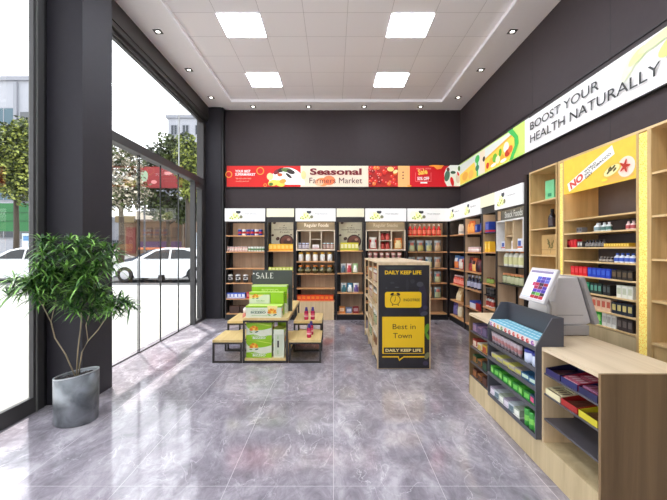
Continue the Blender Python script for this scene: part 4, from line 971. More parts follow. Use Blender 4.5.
def serif(p, st, x, z, h, m):
    """roman capitals drawn with thick and thin strokes"""
    t, n = h * .17, h * .07
    for ch in st:
        if ch == 'S':
            pts = []
            for k in range(17):
                a = math.radians(35 + 235 * k / 16); pts.append((x + .3 * h + .25 * h * math.cos(a), z + .74 * h + .24 * h * math.sin(a)))
            q = [(x + .3 * h + .27 * h * math.cos(math.radians(a)), z + .27 * h + .26 * h * math.sin(math.radians(a))) for a in range(90, -146, -15)]
            pts = pts[:] + q
            for i in range(len(pts) - 1):
                a, b = Vector(pts[i]), Vector(pts[i + 1]); d = (b - a); 
                if d.length < 1e-6: continue
                d.normalize(); nn = Vector((-d.y, d.x)); f = i / len(pts); w_ = (n + (t - n) * math.sin(PI * f)) / 2
                p.poly([a - nn * w_, b - nn * w_, b + nn * w_, a + nn * w_], m, True)
            x += .72 * h
        elif ch == 'A':
            p.poly([(x + .03 * h, z), (x + .1 * h, z), (x + .42 * h, z + .95 * h), (x + .38 * h, z + h)], m, True)
            p.poly([(x + .56 * h, z), (x + .76 * h, z), (x + .42 * h, z + h), (x + .36 * h, z + .98 * h)], m, True)
            p.rect(x + .2 * h, z + .33 * h, x + .6 * h, z + .39 * h, m, True); p.rect(x - .04 * h, z, x + .2 * h, z + .04 * h, m, True); p.rect(x + .48 * h, z, x + .84 * h, z + .04 * h, m, True); x += .92 * h
        else:
            p.rect(x + .1 * h, z, x + .1 * h + t, z + h, m, True); p.rect(x, z, x + .4 * h, z + .04 * h, m, True); p.rect(x, z + .96 * h, x + .4 * h, z + h, m, True)
            p.rect(x + .2 * h, z, x + .6 * h, z + .06 * h, m, True); p.rect(x + .56 * h, z, x + .61 * h, z + .24 * h, m, True)
            if ch == 'E': p.rect(x + .2 * h, z + .94 * h, x + .6 * h, z + h, m, True); p.rect(x + .56 * h, z + .78 * h, x + .6 * h, z + h, m, True); p.rect(x + .2 * h, z + .48 * h, x + .46 * h, z + .54 * h, m, True)
            x += .78 * h
    p.k += 1
SW = paint((238, 236, 230), .5, vary=0)
serif(p, 'SALE', .055, .51, .088, SW); p.disc(.02, .585, .012, .012, SW); p.build('lettering', o)

GRN = (150, 200, 20)
def m_noodle(w, d, h, kind):
    def f():
        body = paint((226, 230, 206), .45, vary=.02); gr = paint(GRN, .4, vary=.02); gr2 = paint((112, 172, 16), .4, vary=0)
        b = MB().box(-w / 2, w / 2, -d / 2, d / 2, 0, h, body if kind != 'plain' else gr).build('noodle_carton')
        dk = paint((40, 96, 60), .5, vary=0); org = paint((244, 176, 40), .5, vary=0); org2 = paint((232, 130, 30), .5, vary=0); wh = paint((246, 248, 236), .5, vary=0); cr = paint((240, 240, 220), .5, vary=0)
        MB().box(-w / 2 - .0008, w / 2 + .0008, -d / 2 - .0008, d / 2 + .0008, h - .002, h + .0008, paint((196, 222, 110), .4, vary=0)).build('lid', b)
        p = Print((-w / 2, -d / 2 - .0009, 0), (1, 0, 0), (0, 0, 1), .0006)
        def flower(x, z, r):
            for k in range(6):
                a = PI * k / 5; p.disc(x + r * .6 * math.cos(a), z + r * .5 * math.sin(a), r * .5, r * .3, (org, org2)[k % 2], a)
            p.disc(x, z + .1 * r, r * .3, r * .3, paint((250, 210, 80), .5, vary=0)); p.disc(x + .7 * r, z - .55 * r, r * .45, r * .14, dk, .3); p.disc(x - .7 * r, z - .6 * r, r * .4, r * .13, gr2, -.2)
        if kind == 'front':
            p.rect(0, h * .86, w, h, gr); p.text('instant wheat', w * .16, h * .62, w * .4, h * .09, gr2); p.text('BIZZEO', w * .14, h * .36, w * .42, h * .19, dk, .02)
            p.rect(w * .16, h * .16, w * .6, h * .19, gr2); p.poly([(w * .6, h), (w * .62, h * .55), (w * .7, h * .3), (w * .78, h * .3), (w * .86, h * .55), (w * .9, h)], paint((250, 230, 150), .5, vary=0)); flower(w * .74, h * .45, h * .36)
        elif kind == 'wave':
            n = 14
            p.poly([(0, h), (w, h), (w, h * .72)] + [(w * (1 - i / n), h * (.72 - .14 * math.sin(PI * i / n))) for i in range(1, n)] + [(0, h * .85)], gr)
            p.poly([(0, 0), (w, 0), (w, h * .3), (w * .6, h * .22), (w * .3, h * .34), (0, h * .3)], gr)
            p.poly([(w * .3, h * .98), (w, h * .8), (w, h * .84), (w * .5, h * .98)], paint((206, 226, 90), .5, vary=0))
            flower(w * .3, h * .62, h * .24); p.text('BIZZEO', w * .26, h * .08, w * .5, h * .13, wh, .03); p.text('noodles', w * .3, h * .28, w * .3, h * .08, wh); p.rect(w * .2, h * .24, w * .82, h * .255, wh)
        elif kind == 'tall':
            p.rect(0, 0, w, h * .96, gr); p.text('BIZZEO', w * .28, h * .75, w * .48, h * .12, paint((206, 232, 120), .5, vary=0), .03)
            p.poly([(0, h * .2), (w * .5, h * .5), (w, h * .35), (w, 0), (0, 0)], cr)
        elif kind == 'small':
            p.rect(0, h * .8, w, h, gr); p.poly([(0, h * .8), (w * .7, h * .8), (w * .4, h * .5), (0, h * .45)], paint((250, 226, 140), .5, vary=0)); flower(w * .3, h * .62, h * .26); p.text('noodles', w * .35, h * .2, w * .4, h * .14, gr2)
        elif kind == 'slim':
            p.rect(w * .12, h * .06, w * .9, h * .82, paint((206, 212, 186), .5, vary=0)); p.rect(w * .36, h * .36, w * .52, h * .60, blk); p.rect(w * .4, h * .66, w * .45, h * .78, gr2); p.rect(w * .4, h * .12, w * .45, h * .26, gr2)
        p.build('printed_graphic', b)
        if kind != 'plain':
            # side face
            p = Print((w / 2 + .0009, -d / 2, 0), (0, 1, 0), (0, 0, 1), .0006)
            p.rect(0, h * .86, d, h, gr); p.disc(d * .5, h * .45, d * .16, h * .2, paint((90, 110, 60), .5, vary=0)); p.disc(d * .5, h * .6, d * .25, h * .1, org); p.build('side_print', b)
        return b
    return f
Z = .632
put('nf', m_noodle(.50, .18, .165, 'front'), (-.985, 5.375, Z), 0, 'white and green noodle carton with orange flower, front of the table', 'carton')
put('nm0', m_noodle(.50, .12, .165, 'plain'), (-.985, 5.56, Z), 0, 'green carton hidden behind the front carton, under two smaller ones', 'carton')
put('nm1', m_noodle(.30, .12, .165, 'small'), (-1.085, 5.56, Z + .1665), 0, 'small white and green carton on the upper left of the table stack', 'carton')
put('nm2', m_noodle(.195, .12, .165, 'plain'), (-.83, 5.56, Z + .1665), 0, 'plain green carton on the upper right of the table stack', 'carton')
put('nb', m_noodle(.53, .16, .42, 'tall'), (-.965, 5.73, Z), 0, 'tallest green carton standing against the SALE board', 'carton')
put('nl', m_noodle(.36, .24, .245, 'wave'), (-1.055, 5.43, .062), 0, 'green and white noodle carton under the table, bottom of the two', 'carton')
put('nl', m_noodle(.36, .24, .245, 'wave'), (-1.055, 5.43, .062 + .2465), 0, 'green and white noodle carton under the table, on top of the other', 'carton')
put('ns', m_noodle(.15, .24, .40, 'slim'), (-.775, 5.43, .062), 0, 'slim pale green carton with a dark slot under the table', 'carton')
put('nh', m_noodle(.12, .2, .47, 'plain'), (-.77, 5.68, .062), 0, 'green carton behind the slim one under the table', 'carton')
# bottles on the right benches
def m_drink():
    pk = paint((190, 40, 86), .15, coat=.4); lb = paint((226, 90, 120), .4); pu = paint((60, 40, 120), .3)
    o = MB().lathe([(.03, 0, pk), (.034, .01, pk), (.034, .04, lb), (.034, .1, pk), (.032, .13, pk), (.016, .155, pk), (.015, .17, pk)], pk, 16).build('drink_bottle')
    MB().lathe([(.026, .142), (.026, .155), (.02, .17), (.02, .195), (.014, .2)], pu, 16).build('cap', o)
    MB().lathe([(.0345, .05), (.0345, .07)], paint((240, 190, 200), .4), 16, caps=False).build('label_band', o)
    return o
for x, y, z, t in ((-.437, 6.03, .465, 'left of the pair on the rear right bench'), (-.335, 6.05, .465, 'right of the pair on the rear right bench'), (-.353, 5.42, .323, 'nearest, on the front right bench'), (-.333, 5.60, .323, 'just behind the nearest one on the front right bench')):
    put('drink', m_drink, (x, y, z), 0, 'pink bottle with a purple cap, %s' % t, 'bottle')
def m_cutejar():
    o = MB().lathe([(.045, 0), (.062, .03), (.06, .09), (.04, .12)], paint((206, 120, 100), .35), 16).build('candy_jar')
    MB().lathe([(.045, .115), (.05, .17), (.03, .2)], paint((236, 222, 214), .35), 16).build('lid', o); return o
put('cj', m_cutejar, (-1.40, 6.02, .465), 0, 'pink-brown jar with a white lid on the rear left bench', 'jar')

# ================================================================ till and customer screen
PLW = paint((206, 202, 200), .4, vary=.02); PLG = paint((172, 168, 166), .45, vary=.02)
# customer-facing tablet
mx_, my_, mz_ = 1.645, 3.03, 1.314
o = thing('customer_display', 'white tilted touch screen showing a colourful grid, on a slim stand', 'monitor', (1.718, 2.985, .89), -PI / 2)
# local: x -> -y world, y -> +x world ; screen faces local -y
lx = 2.985 - my_; ly = mx_ - 1.718; lz = mz_ - .89; tl = math.radians(23.5)
def tilted(mb, x0, x1, y0, y1, z0, z1, m): return mb.box(x0, x1, y0, y1, z0, z1, m, 'X', -tl, (0, 0, 0))
def shift(mb): mb.v = [(v[0] + lx, v[1] + ly, v[2] + lz) for v in mb.v]; return mb
shift(tilted(MB(), -.187, .187, .0, .028, -.143, .143, PLW)).build('housing', o, bevel=.006)
sc_ = MB(); tilted(sc_, -.166, .166, -.0015, .0, -.12, .12, lamp('screen_backlight', (214, 210, 220), .25)); shift(sc_).build('screen', o)
c_, s_ = math.cos(tl), math.sin(tl)
un = Vector((1, 0, 0)); wn = Vector((0, s_, c_)); org_ = Vector((lx, ly, lz)) + wn * -.118 + un * -.158 + un.cross(wn) * .0016
p = Print(org_, un, wn, .0006)
def em(c): return paint(c, .4, emit=.35, vary=0)
p.rect(.0, .216, .316, .236, em((120, 110, 140))); p.rect(.02, .19, .12, .196, em((150, 150, 160)))
tc = [(90, 110, 220), (110, 80, 190), (80, 90, 200), (60, 80, 190), (90, 70, 180), (110, 120, 220), (200, 40, 80), (60, 40, 60), (180, 40, 60), (190, 50, 90), (120, 40, 70), (90, 60, 180), (100, 60, 190), (120, 80, 200), (80, 60, 180), (60, 140, 60), (130, 200, 80), (40, 40, 50), (206, 50, 60), (180, 40, 60), (214, 60, 70)]
for i, c in enumerate(tc):
    a, b_ = i % 3, i // 3
    p.rect(.135 + .061 * a, .163 - .0268 * b_, .193 + .061 * a, .188 - .0268 * b_, em(tuple(int(q * .75) for q in c)), True)
p.k += 1
p.rect(.1, .105, .134, .135, em((160, 50, 90))); p.rect(.012, .03, .1, .034, em((170, 176, 190))); p.rect(.012, .06, .1, .063, em((190, 196, 206))); p.rect(.012, .095, .1, .098, em((190, 196, 206)))
p.rect(.0, .0, .14, .008, em((160, 170, 190))); p.build('screen_image', o)
MB().tube([(0, .0, .02), (0, .0, .25), (lx * .4, ly + .03, lz - .05)], .018, PLG, 10).build('stand', o)
MB().lathe([(.04, 0), (.04, .012), (.022, .022)], PLG, 18).build('base', o)
# till
o = thing('cash_till', 'bulky light grey cash till with a slanted screen back on the counter', 'till', (1.772, 3.06, .89))
MB().box(0, .315, 0, .34, .006, .085, PLG).box(.01, .305, .01, .33, 0, .006, BLACK).build('base', o, bevel=.006)
body = [(.03, .085), (.30, .085), (.345, .105), (.235, .475), (.075, .475), (.04, .30)]
MB().prism(body, .02, .32, PLW, 'y').build('housing', o, bevel=.008)
MB().prism([(.362, .09), (.40, .105), (.275, .482), (.245, .482)], -.005, .345, PLG, 'y').build('screen_shell', o, bevel=.004)
MB().prism([(.396, .13), (.398, .13), (.282, .465), (.28, .465)], .02, .32, BLACK, 'y').build('screen', o)
MB().prism([(-.035, .17), (.02, .16), (.045, .19), (.045, .275), (.01, .285), (-.025, .245)], .0, .3, PLW, 'y').build('receipt_printer', o, bevel=.006)
MB().box(.06, .28, .0195, .02, .165, .168, DARKM).build('seam', o)

# ================================================================ potted plant
PC = Vector((-2.405, 3.51, 0))
o = thing('potted_plant', 'leafy green dracaena-like plant in a slant-topped grey metal pot by the column', 'plant', PC)
m, nt, b = new_mat('mottled_zinc')
n = nt.nodes.new('ShaderNodeTexNoise'); n.inputs['Scale'].default_value = 7; n.inputs['Detail'].default_value = 7; n.inputs['Distortion'].default_value = .5
tc_ = nt.nodes.new('ShaderNodeTexCoord'); nt.links.new(tc_.outputs['Object'], n.inputs['Vector'])
r = nt.nodes.new('ShaderNodeValToRGB'); r.color_ramp.elements[0].position = .3; r.color_ramp.elements[1].position = .7
r.color_ramp.elements[0].color = rgba((76, 80, 84)); r.color_ramp.elements[1].color = rgba((136, 140, 145))
nt.links.new(n.outputs['Fac'], r.inputs['Fac']); nt.links.new(r.outputs['Color'], b.inputs['Base Color'])
b.inputs['Roughness'].default_value = .34; b.inputs['Metallic'].default_value = .35
ZINC = m
seg = 40; mb = MB(); R = .183
def zt(x): return .438 + x * .17
rings = []
for rr_, f in ((R * .95, lambda x: 0), (R, lambda x: .012), (R * 1.01, lambda x: zt(x)), (R * .95, lambda x: zt(x)), (R * .94, lambda x: zt(x) - .05)):
    rings.append([(rr_ * math.cos(2 * PI * k / seg), rr_ * math.sin(2 * PI * k / seg) * .95, f(rr_ * math.cos(2 * PI * k / seg))) for k in range(seg)])
vs = [v for rg in rings for v in rg]
mb.add(vs, [(i * seg + k, i * seg + (k + 1) % seg, (i + 1) * seg + (k + 1) % seg, (i + 1) * seg + k) for i in range(4) for k in range(seg)] + [tuple(range(seg))], ZINC, True)
pot = mb.build('pot', o)
mb = MB(); ring = [(q * math.cos(2 * PI * k / seg), q * math.sin(2 * PI * k / seg) * .95, zt(q * math.cos(2 * PI * k / seg)) + dz) for q, dz in ((R * 1.014, -.006), (R * 1.014, .003), (R * .94, .003), (R * .94, -.006)) for k in range(seg)]
mb.add(ring, [(i * seg + k, i * seg + (k + 1) % seg, ((i + 1) % 4) * seg + (k + 1) % seg, ((i + 1) % 4) * seg + k) for i in range(4) for k in range(seg)], paint((190, 194, 196), .3, .3))
mb.build('rim', pot)
random.seed(11)
mb = MB(); soil = paint((40, 34, 32), .8); peb = paint((70, 64, 62), .6)
mb.add([(R * .93 * math.cos(2 * PI * k / seg), R * .93 * .95 * math.sin(2 * PI * k / seg), zt(R * .93 * math.cos(2 * PI * k / seg)) - .035) for k in range(seg)], [tuple(range(seg))], soil)
for k in range(170):
    a, q = random.random() * 6.283, R * .88 * math.sqrt(random.random()); x, y = q * math.cos(a), q * math.sin(a) * .95; r_ = random.uniform(.006, .013)
    z = zt(x) - .032
    mb.lathe([(r_ * .5, -r_ * .6), (r_, 0), (r_ * .6, r_ * .7)], peb if k % 3 == 0 else soil, 6, (x, y, z))
mb.build('soil', o)
STEM = paint((150, 136, 108), .6)
tips = []
def stem(path, r1, r2):
    MB().tube(path, r1, STEM, 8, r2).build('stem', o)
base = (0, 0, .40)
Pl = lambda px, py, Y=3.5: ((px - 333.5) * Y / 375 - PC.x, Y - PC.y, 1.6 - (py - 249) * Y / 375)
stem([(0, .0, .40), Pl(78, 350), Pl(80.5, 330), Pl(82, 312), Pl(84, 285), Pl(86, 262)], .007, .004)
stem([(-.01, .0, .40), Pl(66, 355), Pl(55, 338), Pl(51, 322), Pl(43, 306, 3.4), Pl(32, 290, 3.28)], .0065, .004)
stem([(.015, .0, .40), Pl(82, 352), Pl(88, 341), Pl(98, 330), Pl(106, 318), Pl(114, 300)], .0065, .004)
stem([Pl(88, 341), Pl(86, 325), Pl(92, 306), Pl(97, 280)], .0045, .0035)
stem([Pl(82, 318), Pl(72, 296), Pl(62, 268)], .0045, .003)
stem([Pl(51, 322), Pl(56, 300), Pl(60, 280)], .004, .003)
leafm, nt, b = new_mat('glossy_leaf')
n = nt.nodes.new('ShaderNodeTexNoise'); n.inputs['Scale'].default_value = 9; tc_ = nt.nodes.new('ShaderNodeTexCoord'); nt.links.new(tc_.outputs['Object'], n.inputs['Vector'])
r = nt.nodes.new('ShaderNodeValToRGB'); r.color_ramp.elements[0].position = .35; r.color_ramp.elements[1].position = .68
r.color_ramp.elements[0].color = rgba((44, 92, 34)); r.color_ramp.elements[1].color = rgba((150, 200, 96))
nt.links.new(n.outputs['Fac'], r.inputs['Fac']); nt.links.new(r.outputs['Color'], b.inputs['Base Color']); b.inputs['Roughness'].default_value = .35
b.inputs['Subsurface Weight'].default_value = 0
leafd = paint((36, 76, 30), .4, vary=.1)
cl = [((78, 256), (46, 25, .30), 50), ((88, 282), (30, 24, .26), 26), ((58, 278), (34, 24, .22), 24), ((26, 290), (24, 17, .10), 26), ((118, 306), (18, 13, .16), 17), ((92, 305), (20, 13, .2), 12), ((64, 297), (18, 10, .18), 8)]
mb = MB(); random.seed(21)
fol_pts = []
for (cx, cy), (rx, ry, rd), n_ in cl:
    for _ in range(n_):
        while True:
            u, v, w_ = (random.uniform(-1, 1) for _ in range(3))
            if u * u + v * v + w_ * w_ <= 1: break
        Y = (3.24 if cx < 40 else 3.42) + w_ * rd
        c = Vector(Pl(cx + u * rx * .86, cy + v * ry * .86, 3.24 if cx < 40 else 3.45)); c.y = Y - PC.y
        fol_pts.append(c)
xmin = -2.95 - PC.x
for c in fol_pts:
    nl = random.randint(14, 19)
    for k in range(nl):
        az = 2 * PI * k / nl + random.uniform(-.3, .3); el = random.uniform(-.15, 1.15); L = random.uniform(.11, .19); wd = random.uniform(.0055, .0095)
        d = Vector((math.cos(az) * math.cos(el), math.sin(az) * math.cos(el), math.sin(el)))
        side = Vector((-math.sin(az), math.cos(az), 0)); pts = []
        for i in range(6):
            t = i / 5; q = c + d * L * t + Vector((0, 0, -1)) * L * .55 * t * t * (1.1 - math.sin(el) * .5)
            ww = wd * (math.sin(PI * min(1, t * .86 + .12)) ** .8) * (1 if i < 5 else .05)
            up = Vector((0, 0, 1)) * ww * .35
            pts.append((q - side * ww + up, q, q + side * ww + up))
        if any(p_[1].x < xmin for p_ in pts): continue
        if any(p_[1].y + PC.y > 3.82 and p_[1].x + PC.x < -2.56 for p_ in pts): continue
        vs = [v for tr in pts for v in tr]
        mb.add(vs, [(i * 3 + j, i * 3 + j + 1, i * 3 + j + 4, i * 3 + j + 3) for i in range(5) for j in (0, 1)], leafm if random.random() < .6 else leafd, True)
mb.fixn = False
mb.build('foliage', o)
# ================================================================ the street outside
PAVE = paint((158, 156, 152), .8, vary=.05)
struct(MB().box(-70, -3.10, -20, 16.6, -.14, -.01, PAVE).box(-60, -45, -60, -20, -.16, -.05, PAVE), 'pavement')
struct(MB().box(-90, 14, 16.6, 23.5, -.16, -.04, paint((74, 74, 76), .85, vary=.08)), 'road')
struct(MB().box(-90, 14, 23.5, 75, -.16, -.01, paint((176, 172, 166), .85, vary=.08)), 'far_pavement')
def car(name, label, x0, y0, s, body, facing=-1, estate=False):
    """saloon; x0 is the nose"""
    o = thing(name, label, 'car', (x0, y0, -.04), 0 if facing < 0 else PI)
    b = paint(body, .2, coat=.6, vary=0); gl = paint((20, 22, 25), .3, vary=0); tr = paint((20, 20, 22), .6)
    L, W = 4.8 * s, 1.8 * s
    low = [(0.02, .32), (.03, .55), (.10, .68), (.9, .86), (1.35, .93), (4.35, .98), (4.76, .92), (4.8, .60), (4.74, .3)]
    # wheel arches cut into the sill line
    def arch(cx): return [(cx + .37 * math.cos(math.radians(a)), .31 + .37 * math.sin(math.radians(a))) for a in range(0, 181, 20)]
    pts = low + [(4.2, .22)] + arch(3.85)[0:] + [(3.3, .2), (1.35, .2)] + arch(.92) + [(.4, .22)]
    n = len(pts); ys = [(-W / 2, .97), (-W / 2 + .1 * s, 1), (W / 2 - .1 * s, 1), (W / 2, .97)]
    mb = MB(); vs = [(p[0] * s, y, (p[1] * f if p[1] > .5 else p[1]) * s) for y, f in ys for p in pts]
    fs = [(j * n + i, j * n + (i + 1) % n, (j + 1) * n + (i + 1) % n, (j + 1) * n + i) for j in range(3) for i in range(n)] + [tuple(range(n)), tuple(range(3 * n, 4 * n))]
    mb.add(vs, fs, b, False); mb.build('body', o)
    gh = [(1.25, .92), (2.05, 1.36), (2.5, 1.46), (3.3, 1.45), (3.75, 1.34), (4.45, .97)]
    m = len(gh); mb = MB(); rows = [(-W / 2 + .06 * s, 0), (-W / 2 + .26 * s, 1)]
    def gv(sg): return [((p[0]) * s, sg * (W / 2 - (.05 + .2 * (p[1] - .92) / .54) * s), p[1] * s) for p in gh]
    vs = gv(-1) + gv(1)
    mb.add(vs, [(i, i + 1, m + i + 1, m + i) for i in range(m - 1)] + [tuple(range(m)), tuple(range(m, 2 * m))], b); mb.build('roof', o)
    wn_ = [[(1.62, .99), (2.13, 1.31), (2.5, 1.39), (2.72, 1.39), (2.72, .99)], [(2.8, .99), (2.8, 1.39), (3.28, 1.38), (3.66, 1.28), (4.0, 1.0)]]
    for q in wn_:
        for sg in (-1, 1):
            mb = MB(); e = .012
            vs = [(p[0] * s, sg * (W / 2 - (.05 + .2 * (p[1] - .92) / .54) * s + e), p[1] * s) for p in q]
            vs2 = [(v[0], v[1] - sg * .02, v[2]) for v in vs]; k = len(q)
            mb.add(vs + vs2, [tuple(range(k)), tuple(range(k, 2 * k))] + [(i, (i + 1) % k, k + (i + 1) % k, k + i) for i in range(k)], gl); mb.build('side_window', o)
    for (a, c_) in (((1.33, .96), (2.02, 1.335)), ((3.8, 1.31), (4.38, 1.0))):
        mb = MB(); d = (Vector((c_[0] - a[0], 0, c_[1] - a[1]))).cross(Vector((0, 1, 0))).normalized() * -.012
        def q_(p, sg): w_ = W / 2 - (.05 + .2 * (p[1] - .92) / .54) * s - .07 * s; return Vector((p[0] * s, sg * w_, p[1] * s))
        if d.z < 0: d = -d
        mb.add([q_(a, -1) + d, q_(a, 1) + d, q_(c_, 1) + d, q_(c_, -1) + d], [(0, 1, 2, 3)], gl); mb.build('windscreen' if a[0] < 2 else 'rear_window', o)
    for cx in (.92, 3.85):
        for sg in (-1, 1):
            y = sg * (W / 2 - .11 * s)
            mb = MB().lathe([(.27 * s, -.1 * s), (.32 * s, -.08 * s), (.32 * s, .08 * s), (.27 * s, .1 * s)], tr, 24)
            mb.v = [(cx * s + v[0], y + v[2], .325 * s + v[1]) for v in mb.v]; w_ = mb.build('wheel', o)
            mb = MB().lathe([(.19 * s, -.105 * s), (.08 * s, -.11 * s), (.08 * s, .11 * s), (.19 * s, .105 * s)], paint((190, 190, 194), .3, .7), 12, smooth=False)
            mb.v = [(cx * s + v[0], y + v[2], .325 * s + v[1]) for v in mb.v]; mb.build('hub', w_)
    for sg in (-1, 1):
        MB().box(.0, .12 * s, sg * .5 * s, sg * .82 * s, .58 * s, .68 * s, paint((230, 232, 236), .1)).build('headlight', o)
        MB().box(1.55 * s, 1.72 * s, sg * (W / 2), sg * (W / 2 + .16 * s), .95 * s, 1.08 * s, b).build('mirror', o)
    MB().box(1.8 * s, 4.1 * s, -W / 2 - .004, -W / 2, .955 * s, .97 * s, tr).build('trim_strip', o)
    return o
car('car', 'white saloon seen through the glass doors, nose pointing left', -11.25, 19.3, 1.17, (232, 234, 236))
car('car', 'white saloon seen through the left window, dark side glass', -18.4, 19.3, 1.17, (236, 238, 240))
car('car', 'white saloon farther off, at the left edge of the glass doors', -22.3, 31.0, 1.12, (224, 224, 222))
car('car', 'dark car parked far behind, right of the glass doors', -16.5, 29.5, 1.12, (50, 60, 78))

# trees
LEAF = []
for nm_, a, b_ in (('street_leaf_dark', (30, 42, 22), (78, 92, 40)), ('street_leaf_light', (90, 104, 40), (176, 184, 90)), ('street_leaf_pale', (96, 92, 70), (206, 196, 176))):
    m, nt, bs = new_mat(nm_); n = nt.nodes.new('ShaderNodeTexNoise'); n.inputs['Scale'].default_value = 1.1; g_ = nt.nodes.new('ShaderNodeNewGeometry'); nt.links.new(g_.outputs['Position'], n.inputs['Vector'])
    r = nt.nodes.new('ShaderNodeValToRGB'); r.color_ramp.elements[0].position = .38; r.color_ramp.elements[1].position = .64; r.color_ramp.elements[0].color = rgba(a); r.color_ramp.elements[1].color = rgba(b_)
    nt.links.new(n.outputs['Fac'], r.inputs['Fac']); nt.links.new(r.outputs['Color'], bs.inputs['Base Color']); bs.inputs['Roughness'].default_value = .6; LEAF.append(m)
def tree(label, x, y, h, blobs, mats, n=5200, seed=1, size=.16):
    rnd = random.Random(seed); o = thing('street_tree', label, 'tree', (x, y, -.02))
    bark = paint((70, 60, 50), .8); zc = min(b_[2] for b_ in blobs)
    tr = [(0, 0, 0), (.05, 0, zc * .5), (-.05, .05, zc), (0, 0, zc + 1.5)]
    MB().tube(tr, .22, bark, 8, .10).build('trunk', o)
    mb = MB()
    for b_ in blobs: mb.tube([(0, 0, max(1.5, b_[2] - b_[5] * 1.1)), (b_[0] * .5, b_[1] * .5, b_[2] - b_[5] * .4), (b_[0], b_[1], b_[2] + b_[5] * .4)], .09, bark, 6, .03)
    mb.build('branches', o)
    mb = MB(); mb.fixn = False; tot = sum(b_[3] * b_[4] * b_[5] for b_ in blobs) ** 1.0
    for b_ in blobs:
        k = int(n * b_[3] * b_[4] * b_[5] / tot)
        for _ in range(k):
            while True:
                u = Vector((rnd.uniform(-1, 1), rnd.uniform(-1, 1), rnd.uniform(-1, 1)))
                if .25 < u.length <= 1: break
            f = 1 + .18 * math.sin(u.x * 9 + seed) * math.cos(u.z * 8)
            c = Vector((b_[0] + u.x * b_[3] * f, b_[1] + u.y * b_[4] * f, b_[2] + u.z * b_[5] * f))
            a = Vector((rnd.uniform(-1, 1), rnd.uniform(-1, 1), rnd.uniform(-.6, .6))).normalized(); b2 = a.cross(Vector((rnd.uniform(-1, 1), rnd.uniform(-1, 1), rnd.uniform(-1, 1)))).normalized(); s_ = rnd.uniform(.6, 1.3) * size
            mb.add([c - a * s_, c - b2 * s_ * .6, c + a * s_, c + b2 * s_ * .6], [(0, 1, 2, 3)], mats[0] if rnd.random() < .55 else mats[1])
    mb.build('crown', o)
P_ = lambda px, py, Y: ((px - 333.5) * Y / 375, 1.6 - (py - 249) * Y / 375)
tx, _ = P_(16, 0, 29)
tree('round sunlit green tree in front of the white block, left window', tx, 29, 12, [(0, 0, 8.6, 2.2, 2, 2.6), (1.0, 0, 10.2, 1.6, 1.4, 1.6), (-1.2, .3, 7.3, 1.6, 1.6, 1.6), (1.0, 0, 6.2, 1.5, 1.5, 1.3)], (LEAF[0], LEAF[1]), 9000, 3, .15)
tx, _ = P_(168, 0, 31)
tree('tall dark green tree above the red hoarding, through the doors', tx, 31, 12, [(.9, 0, 8.8, 2.3, 2.0, 2.3), (-.9, 0, 8.0, 1.6, 1.5, 1.5), (-2.0, 0, 6.6, 1.3, 1.3, 1.0), (2.2, 0, 7.4, 1.5, 1.4, 1.8), (0, .5, 5.2, 2.4, 1.5, 1.2), (1.6, .5, 4.6, 1.6, 1.4, .9)], (LEAF[0], LEAF[0]), 12000, 5, .16)
tx, _ = P_(188, 0, 26.3)
tree('bright green young tree beside the tall dark one', tx, 26.3, 12, [(0, 0, 7.8, 1.0, 1.0, 1.8), (.3, 0, 6.0, .9, .9, 1.1)], (LEAF[1], LEAF[0]), 3600, 6, .14)
tx, _ = P_(121, 0, 25)
tree('pale blossoming tree at the left edge of the doors', tx, 25, 10, [(0, 0, 7.0, 1.3, 1.3, 1.8), (.6, 0, 5.4, 1.3, 1.2, 1.3), (-.6, 0, 5.2, 1.0, 1.0, 1.0)], (LEAF[2], LEAF[0]), 3600, 8, .13)

# buildings
BW = paint((158, 160, 168), .8, vary=.02); BW2 = paint((138, 140, 148), .8, vary=.02); WIN = paint((66, 92, 104), .15, vary=.0); WIN2 = paint((44, 52, 60), .2, vary=0)
def block(label, x0, x1, y0, depth, h, wins, mat_=BW, rows_=None):
    o = thing('apartment_block', label, 'building', (x0, y0, 0)); W = x1 - x0
    MB().box(0, W, 0, depth, 0, h, mat_).build('wall', o)
    MB().box(-.3, W + .3, -.3, depth + .3, h, h + .5, BW2).build('cornice', o)
    for (a, b_, c, d, dark) in wins:
        f = MB().box(a - .1, b_ + .1, -.12, 0, c - .1, d + .1, BW2).build('window_frame', o)
        MB().box(a, b_, -.14, -.12, c, d, WIN2 if dark else WIN).box((a + b_) / 2 - .05, (a + b_) / 2 + .05, -.16, -.14, c, d, BW2).build('pane', f)
    return o
Yb = 46.0; f_ = Yb / 375
x1 = (38 - 333.5) * f_; x0 = x1 - 20
wl = []
for z in range(6):
    zc = 17.8 - 4.6 * z
    if zc < 1: continue
    for xx in (2.5, 6.5, 10.5, 14.6): wl.append((xx, xx + 2.6, zc - 1.0, zc + 1.0, z % 2 == 1))
o = block('white apartment block seen in the left window', x0, x1, Yb, 12, 22.2, wl)
for z in range(5):
    MB().box(18.3, 19.5, -.6, -.02, 16.4 - 3.4 * z, 18.2 - 3.4 * z, paint((90, 92, 96), .6)).build('air_conditioner', o)
MB().box(17.2, 17.6, -.3, -.02, 0, 22, BW2).build('drainpipe', o)
Yb = 62.0; f_ = Yb / 375
x0 = (168 - 333.5) * f_; x1 = (212 - 333.5) * f_
wl = []
for z in range(7):
    for xx in (.6, 2.5, 4.6): wl.append((xx, xx + .9, 22 - 3.2 * z - 1.5, 22 - 3.2 * z, True))
o = block('pale high-rise with small dark windows behind the tall tree', x0, x1, Yb, 14, 23.2, wl)
x0 = (138 - 333.5) * f_; x1 = (152 - 333.5) * f_
block('narrow white tower low behind the trees, through the doors', x0, x1, Yb + 4, 6, 12.2, [(.4 + .9 * a, .8 + .9 * a, 10 - 2.2 * z, 11 - 2.2 * z, True) for a in range(2) for z in range(4)])
x0 = (98 - 333.5) * .16; x1 = (131 - 333.5) * .16
